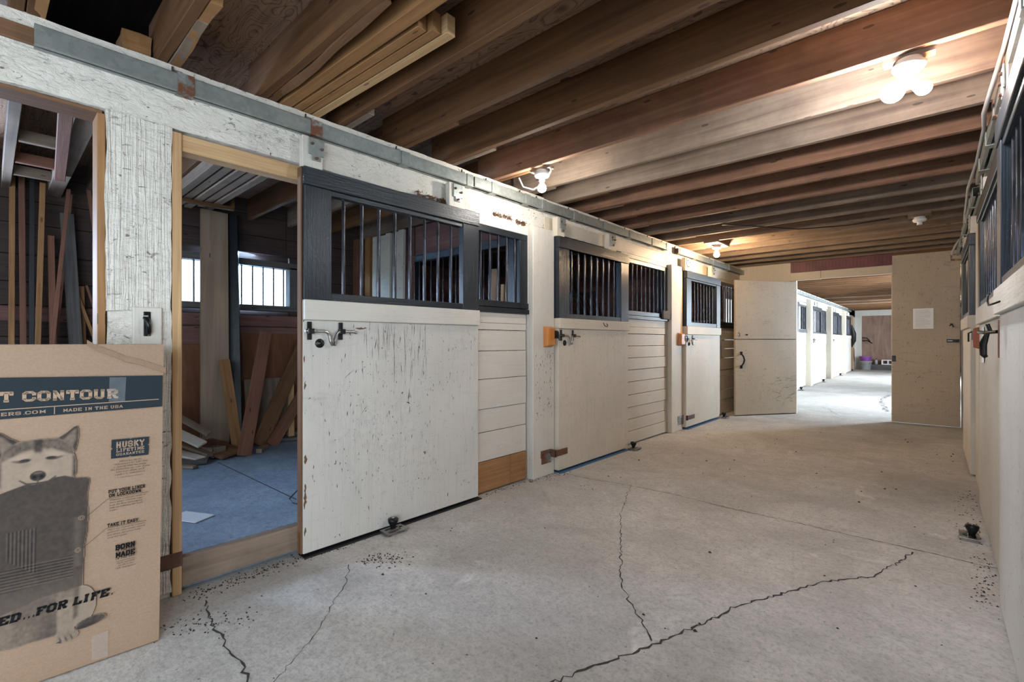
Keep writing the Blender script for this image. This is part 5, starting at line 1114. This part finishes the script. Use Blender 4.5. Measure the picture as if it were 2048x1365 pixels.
def lettering(name, text, a_end, z, h, width, mat, th=1.25, slope=0.0, ital=0.0, anchor='R', o=OFF + 0.001, parent=None):
    """draws text so it spans width, ending (or starting) at a_end; z is the baseline at that end"""
    adv = {' ': 3.0, '.': 2.6, 'I': 4.6, 'M': 7.0, 'W': 7.0}; tot = sum(adv.get(c_, 6.2) for c_ in text) - 1.5
    sx = width / tot; sz = h / 6.0; x = 0.0; m = MB(); a0 = a_end - width if anchor == 'R' else a_end
    def P(gx, gy): aa = a0 + gx * sx + ital * gy * sz; return (aa, z + gy * sz + slope * (aa - a_end))
    for c_ in text:
        offx = x - (0.9 if c_ in 'I' else 0) + (0.5 if c_ in 'MW' else 0)
        for st_ in FONT.get(c_, []):
            for i in range(len(st_) - 1):
                (x0, y0), (x1, y1) = st_[i], st_[i + 1]; L = math.hypot(x1 - x0, y1 - y0) or 1; dx, dy = (x1 - x0) / L, (y1 - y0) / L; hw = th / 2
                e = hw * 0.7 if len(st_) > 2 else hw * 0.2
                qx0, qy0, qx1, qy1 = x0 - dx * e, y0 - dy * e, x1 + dx * e, y1 + dy * e; yy = hw * sx / sz if False else hw
                pts = [(qx0 - dy * hw, qy0 + dx * yy), (qx0 + dy * hw, qy0 - dx * yy), (qx1 + dy * hw, qy1 - dx * yy), (qx1 - dy * hw, qy1 + dx * yy)]
                m.face([PT(*P(offx + px_, py_), o) for px_, py_ in pts])
        x += adv.get(c_, 6.2)
    return m.build(name, mat, parent or box_t)


lettering('printed_title', 'X-ACT CONTOUR', 0.315, 0.9862, 0.028, 0.445, 'card_print', th=1.7, slope=-0.035)
lettering('printed_line', 'HUSKYLINERS.COM', 0.122, 0.9475, 0.0095, 0.235, 'card_print', th=1.3)
lettering('printed_line', 'MADE IN THE USA', 0.331, 0.9460, 0.0095, 0.164, 'card_print', th=1.3)
m = MB(); bp = [(0.300, 0.826), (0.351, 0.8245), (0.355, 0.820), (0.359, 0.8243), (0.411, 0.823), (0.411, 0.796), (0.4065, 0.792), (0.411, 0.788), (0.410, 0.752), (0.359, 0.7535), (0.355, 0.758), (0.351, 0.7537), (0.299, 0.755), (0.299, 0.788), (0.3035, 0.792), (0.2995, 0.796)]
m.face([PT(*p) for p in bp]); badge = m.build('printed_badge', 'ink', box_t)
lettering('badge_text', 'HUSKY', 0.398, 0.7945, 0.019, 0.083, 'card_print', th=1.7, parent=badge)
lettering('badge_text', 'LIFETIME', 0.398, 0.7775, 0.0105, 0.083, 'card_print', th=1.4, parent=badge)
lettering('badge_text', 'GUARANTEE', 0.398, 0.7635, 0.008, 0.083, 'card_print', th=1.2, parent=badge)
lettering('printed_heading', 'PUT YOUR LINER', 0.402, 0.6265, 0.0105, 0.108, 'ink_black', th=1.5)
lettering('printed_heading', 'ON LOCKDOWN.', 0.394, 0.6115, 0.0105, 0.098, 'ink_black', th=1.5)
lettering('printed_heading', 'TAKE IT EASY.', 0.386, 0.500, 0.0105, 0.093, 'ink_black', th=1.5)
lettering('printed_heading', 'BORN', 0.374, 0.407, 0.0155, 0.056, 'ink_black', th=1.9)
lettering('printed_line', 'IN THE USA', 0.374, 0.3985, 0.006, 0.056, 'ink_black', th=1.2)
lettering('printed_heading', 'MADE', 0.374, 0.3785, 0.0155, 0.056, 'ink_black', th=1.9)
lettering('printed_line', 'IN THE USA', 0.374, 0.3695, 0.006, 0.056, 'ink_black', th=1.2)
lettering('printed_slogan', 'GUARANTEED...FOR LIFE.', 0.309, 0.2445, 0.0225, 0.505, 'ink_black', th=1.9, slope=-0.0, ital=0.18, o=OFF + 0.0025)
m = MB()
for (a0, z0, a1, z1) in [(0.296, 0.607, 0.414, 0.607), (0.291, 0.605, 0.236, 0.557), (0.291, 0.605, 0.298, 0.607), (0.290, 0.496, 0.408, 0.496), (0.286, 0.494, 0.228, 0.445), (0.286, 0.494, 0.292, 0.496), (0.226, 0.557, 0.237, 0.557), (0.218, 0.443, 0.229, 0.444), (0.318, 0.362, 0.374, 0.362)]:
    dx, dz = a1 - a0, z1 - z0; L = math.hypot(dx, dz); nx, nz_ = -dz / L * 0.0006, dx / L * 0.0006; m.face([PT(a0 + nx, z0 + nz_, OFF + .002), PT(a0 - nx, z0 - nz_, OFF + .002), PT(a1 - nx, z1 - nz_, OFF + .002), PT(a1 + nx, z1 + nz_, OFF + .002)])
m.build('printed_leader', 'ink_brown', box_t)
m = MB()
for (ca, cz) in ((0.220, 0.554), (0.212, 0.439)):
    for r_ in (0.0085, 0.0048):
        for k in range(24):
            t0, t1 = 2 * math.pi * k / 24, 2 * math.pi * (k + 1) / 24
            m.face([PT(ca + math.cos(t0) * r_, cz + math.sin(t0) * r_, OFF + .002), PT(ca + math.cos(t1) * r_, cz + math.sin(t1) * r_, OFF + .002), PT(ca + math.cos(t1) * (r_ - .001), cz + math.sin(t1) * (r_ - .001), OFF + .002), PT(ca + math.cos(t0) * (r_ - .001), cz + math.sin(t0) * (r_ - .001), OFF + .002)])
m.build('printed_ring', 'card_print', box_t)


def small_text(lines, a, z, size, lead, mat='ink_brown', align='LEFT', shear=0.25):
    cu = bpy.data.curves.new('txt', 'FONT'); cu.body = '\n'.join(lines); cu.size = size; cu.space_line = lead / size; cu.align_x = align; cu.shear = shear; cu.resolution_u = 1
    ob = bpy.data.objects.new('txt', cu); COL.objects.link(ob); dg = bpy.context.evaluated_depsgraph_get(); me = bpy.data.meshes.new_from_object(ob.evaluated_get(dg))
    m = MB(); co = [v.co.copy() for v in me.vertices]
    for p in me.polygons: m.face([PT(a + co[i].x, z + co[i].y, OFF + .002) for i in p.vertices])
    bpy.data.objects.remove(ob); bpy.data.curves.remove(cu)
    return m.build('printed_paragraph', mat, box_t)


small_text(['When we say it\'s', '"Guaranteed for Life" that', 'is exactly what we mean.', 'No blemishes, no outs. If you', 'have a problem, we\'ll', 'replace it. Guaranteed.'], 0.356, 0.738, 0.0098, 0.0098, align='CENTER')
small_text(['For details: HuskyLiners.com/Lifetime'], 0.356, 0.678, 0.0052, 0.006, align='CENTER')
small_text(['Whatever you\'ve got under it,', 'that\'s where Contour stays', 'keep the floor mats aligned', 'without shiftiness this week', 'it was.'], 0.296, 0.597, 0.0088, 0.0098)
small_text(['This is our Contour fit, solid and', 'perfect for every terrain, material,', 'and climate. Just press, stomp', 'spray and repeat.'], 0.292, 0.486, 0.0082, 0.0098)
small_text(['Made especially', 'for life in the', 'USA. Guaranteed.'], 0.347, 0.352, 0.0085, 0.0095, align='CENTER')

# the printed dog, a half-tone picture held in a fine colour grid
Y0, Y1, Z0, Z1 = -0.20, 0.30, 0.085, 0.915; NA, NZ = 220, 365
AA, ZZ = np.meshgrid(np.linspace(Y0, Y1, NA), np.linspace(Z0, Z1, NZ), indexing='ij')
rs_ = np.random.RandomState(3)
def smoothn(nx, nz):
    g_ = rs_.rand(nx, nz); ix = np.linspace(0, nx - 1.001, NA); iz = np.linspace(0, nz - 1.001, NZ); i0 = ix.astype(int); j0 = iz.astype(int); fx = (ix - i0)[:, None]; fz = (iz - j0)[None, :]
    return g_[i0][:, j0] * (1 - fx) * (1 - fz) + g_[i0 + 1][:, j0] * fx * (1 - fz) + g_[i0][:, j0 + 1] * (1 - fx) * fz + g_[i0 + 1][:, j0 + 1] * fx * fz
fur = 0.5 * smoothn(60, 100) + 0.3 * smoothn(110, 90) + 0.2 * smoothn(25, 40)
CX = 0.106; U = AA - CX
def sst(x): x = np.clip(x, 0, 1); return x * x * (3 - 2 * x)
def ell(cx, cz, rx, rz, soft, ang=0.0):
    dx, dz = AA - cx, ZZ - cz; c_, s_ = math.cos(ang), math.sin(ang); x = (dx * c_ + dz * s_) / rx; z = (-dx * s_ + dz * c_) / rz
    r_ = np.sqrt(x * x + z * z) + 1e-6; return sst(0.5 + (1 - r_) * min(rx, rz) / soft)
def polym(pts, soft):
    pts = np.array(pts); n = len(pts); inside = np.zeros(AA.shape, bool); dist = np.full(AA.shape, 1e9)
    for i in range(n):
        (x0, z0), (x1, z1) = pts[i], pts[(i + 1) % n]
        with np.errstate(divide='ignore', invalid='ignore'): cond = ((z0 > ZZ) != (z1 > ZZ)) & (AA < (x1 - x0) * (ZZ - z0) / (z1 - z0 + 1e-12) + x0)
        inside ^= cond; ex, ez = x1 - x0, z1 - z0; t_ = np.clip(((AA - x0) * ex + (ZZ - z0) * ez) / (ex * ex + ez * ez + 1e-12), 0, 1)
        dist = np.minimum(dist, np.hypot(AA - x0 - t_ * ex, ZZ - z0 - t_ * ez))
    return sst(0.5 + np.where(inside, dist, -dist) / soft)
img = np.zeros(AA.shape); cov = np.zeros(AA.shape)            # ink density, coverage
def lay(mask, val):
    global img, cov
    img = img * (1 - mask) + val * mask; cov = np.maximum(cov, mask)
# sitting body and haunches below the liner
lay(ell(0.218, 0.235, 0.048, 0.075, 0.02) * 0.8, 0.30 + 0.15 * fur)
lay(polym([(-0.03, 0.33), (0.22, 0.33), (0.215, 0.20), (0.155, 0.150), (0.026, 0.156), (-0.02, 0.17)], 0.012), 0.60 + 0.25 * fur - 0.5 * (ZZ - 0.15))
lay(ell(0.06, 0.19, 0.05, 0.04, 0.04), 0.42 + 0.3 * fur)
lay(ell(0.252, 0.166, 0.042, 0.017, 0.006, 0.12), 0.72 + 0.2 * fur)
lay(ell(0.235, 0.155, 0.03, 0.008, 0.006, 0.1), 0.9)
lay(polym([(0.157, 0.32), (0.205, 0.32), (0.202, 0.20), (0.206, 0.15), (0.160, 0.145), (0.160, 0.22)], 0.010), 0.20 + 0.3 * fur + 0.35 * np.clip((ZZ - 0.25) / 0.07, 0, 1))
lay(ell(0.187, 0.136, 0.031, 0.019, 0.006, 0.10), 0.22 + 0.35 * fur)
for dx in (-0.018, -0.004, 0.011): lay(ell(0.188 + dx, 0.130, 0.0022, 0.011, 0.003, 0.3), 0.8)
lay(polym([(0.157, 0.124), (0.172, 0.117), (0.17, 0.128)], 0.004), 0.85)
lay(polym([(0.005, 0.33), (0.052, 0.33), (0.05, 0.15), (0.004, 0.13)], 0.012) * 0.5, 0.35 + 0.2 * fur)
# ears
for sgn in (1, -1):
    ear = [(CX + sgn * 0.046, 0.852), (CX + sgn * 0.070, 0.870), (CX + sgn * 0.090, 0.890), (CX + sgn * 0.099, 0.8935), (CX + sgn * 0.103, 0.872), (CX + sgn * 0.101, 0.835), (CX + sgn * 0.095, 0.80), (CX + sgn * 0.05, 0.80)]
    lay(polym(ear, 0.004), 0.80 + 0.15 * fur)
    inner = [(CX + sgn * 0.062, 0.845), (CX + sgn * 0.085, 0.873), (CX + sgn * 0.095, 0.880), (CX + sgn * 0.096, 0.845), (CX + sgn * 0.088, 0.82)]
    lay(polym(inner, 0.010) * 0.8, 0.30 + 0.35 * fur)
# head
head = polym([(CX - 0.05, 0.852), (CX, 0.857), (CX + 0.05, 0.852), (CX + 0.084, 0.825), (CX + 0.097, 0.77), (CX + 0.098, 0.72), (CX + 0.085, 0.695), (CX, 0.66), (CX - 0.085, 0.695), (CX - 0.098, 0.72), (CX - 0.097, 0.77), (CX - 0.084, 0.825)], 0.009)
lay(head, 0.12 + 0.22 * fur)
aU = np.abs(U)
cap = sst((ZZ - (0.812 + 0.10 * np.clip(0.03 - aU, 0, 1) * 1.0 - 0.55 * np.clip(aU - 0.035, 0, 0.06))) / 0.014)
lay(head * cap, 0.60 + 0.42 * (fur - 0.3))
lay(head * sst(1 - (np.abs(U) - 0.004) / 0.012) * sst((ZZ - 0.80) / 0.02) * sst((0.86 - ZZ) / 0.01), 0.78 + 0.2 * fur)                       # forehead blaze
lay(head * sst((aU - 0.082) / 0.012) * sst((0.80 - ZZ) / 0.02), 0.72 + 0.25 * fur)          # cheek edge
for sgn in (1, -1):
    lay(head * ell(CX + sgn * 0.040, 0.800, 0.024, 0.008, 0.010, -sgn * 0.25), 0.05)          # pale brow
    lay(ell(CX + sgn * 0.034, 0.786, 0.016, 0.0065, 0.004, -sgn * 0.1), 0.93)             # eye
    lay(ell(CX + sgn * 0.052, 0.786, 0.012, 0.004, 0.005, sgn * 0.2) * 0.8, 0.75)
    lay(ell(CX + sgn * 0.026, 0.771, 0.014, 0.009, 0.012, sgn * 0.5) * 0.5, 0.45)
lay(ell(CX, 0.745, 0.032, 0.030, 0.02) * 0.7, 0.06 + 0.12 * fur)                        # muzzle
lay(ell(CX, 0.729, 0.020, 0.0175, 0.004), 0.92)
lay(ell(CX, 0.739, 0.012, 0.004, 0.005) * 0.6, 0.55); lay(ell(CX - 0.009, 0.726, 0.005, 0.005, 0.003), 0.99); lay(ell(CX + 0.009, 0.726, 0.005, 0.005, 0.003), 0.99)
lay(ell(CX, 0.708, 0.0025, 0.012, 0.004), 0.8)
for sgn in (1, -1):
    lay(polym([(CX, 0.700), (CX + sgn * 0.028, 0.702), (CX + sgn * 0.047, 0.720), (CX + sgn * 0.044, 0.722), (CX + sgn * 0.026, 0.708), (CX, 0.706)], 0.003), 0.85)
# the floor liner held in the mouth
liner = polym([(-0.13, 0.60), (-0.11, 0.64), (0.026, 0.688), (0.075, 0.704), (0.095, 0.700), (0.13, 0.703), (0.150, 0.716), (0.175, 0.716), (0.205, 0.703), (0.232, 0.700), (0.241, 0.692), (0.240, 0.676), (0.236, 0.64), (0.238, 0.56), (0.236, 0.50), (0.229, 0.45), (0.226, 0.306), (0.12, 0.300), (-0.02, 0.262), (-0.13, 0.25)], 0.0035)
tex = 0.86 + 0.10 * (fur - 0.5)
gv_ = ((AA > 0.032) & (AA < 0.104) & (ZZ > 0.455 - (AA - 0.032) * 0.9 + 0.0) & (ZZ < 0.548)); tex = tex + np.where(gv_, 0.10 * np.sin(AA * 2 * math.pi / 0.0092), 0)
gh_ = ((ZZ > 0.345) & (ZZ < 0.425) & (AA < 0.20)); tex = tex + np.where(gh_, 0.09 * np.sin((ZZ + AA * 0.04) * 2 * math.pi / 0.0105), 0)
tex = tex - 0.10 * np.exp(-((AA - 0.21) / 0.012) ** 2) * (ZZ > 0.38) * (ZZ < 0.56)
lay(liner, np.clip(tex - 0.12 * sst((0.42 - ZZ) / 0.15), 0, 1))
Mk = np.clip(cov, 0, 1); card = np.array([0.385, 0.258, 0.165]); pale = np.array([0.35, 0.265, 0.195]); ink = np.array([0.012, 0.011, 0.014])
col = (pale[None, None] * (1 - img[..., None]) + ink[None, None] * img[..., None])
me = bpy.data.meshes.new('printed_dog'); idx = np.arange(NA * NZ).reshape(NA, NZ)
cellc = (cov[:-1, :-1] + cov[1:, :-1] + cov[:-1, 1:] + cov[1:, 1:]) / 4; keep = cellc > 0.5
quads = np.stack([idx[:-1, :-1], idx[1:, :-1], idx[1:, 1:], idx[:-1, 1:]], -1)[keep]
full = col
og = box_t.location
pv = [tuple(Vector(PT(a, z, OFF + 0.0005)) - og) for a, z in zip(AA.ravel().tolist(), ZZ.ravel().tolist())]
used = np.unique(quads); remap = -np.ones(NA * NZ, int); remap[used] = np.arange(len(used))
me.from_pydata([pv[i] for i in used], [], remap[quads].tolist())
ca = me.color_attributes.new('Col', 'FLOAT_COLOR', 'POINT'); fc = np.ones((len(used), 4), np.float32); fc[:, :3] = full.reshape(-1, 3)[used]; ca.data.foreach_set('color', fc.ravel())
me.materials.append(M['print']); o = bpy.data.objects.new('printed_dog', me); COL.objects.link(o); o.parent = box_t; o['label'] = 'grey half-tone print of a husky holding a dark floor liner'
# tape and crushed corner
for (pts) in ([(0.290, 0.971), (0.337, 0.969), (0.339, 1.061), (0.291, 1.063)], [(0.255, 0.02), (0.300, 0.017), (0.299, 0.112), (0.254, 0.108)]):
    m = MB(); m.face([PT(a, z, OFF + 0.0035) for a, z in pts]); m.build('packing_tape', 'tape', box_t)
m = MB(); pts = [(0.226, 1.185), (0.245, 1.170), (0.262, 1.160), (0.30, 1.142), (0.335, 1.122), (0.37, 1.112), (0.40, 1.10), (0.44, 1.082), (0.462, 1.072)]
for i in range(len(pts) - 1):
    (a0, z0), (a1, z1) = pts[i], pts[i + 1]; m.face([PT(a0, z0 - 0.003, 0.004), PT(a1, z1 - 0.003, 0.004), PT(a1, z1, 0.011), PT(a0, z0, 0.011)]); m.face([PT(a0, z0, 0.011), PT(a1, z1, 0.011), PT(a1, z1 + 0.02, 0.003), PT(a0, z0 + 0.02, 0.003)])
m.build('crease', 'card', box_t)

bpy.context.view_layer.update()
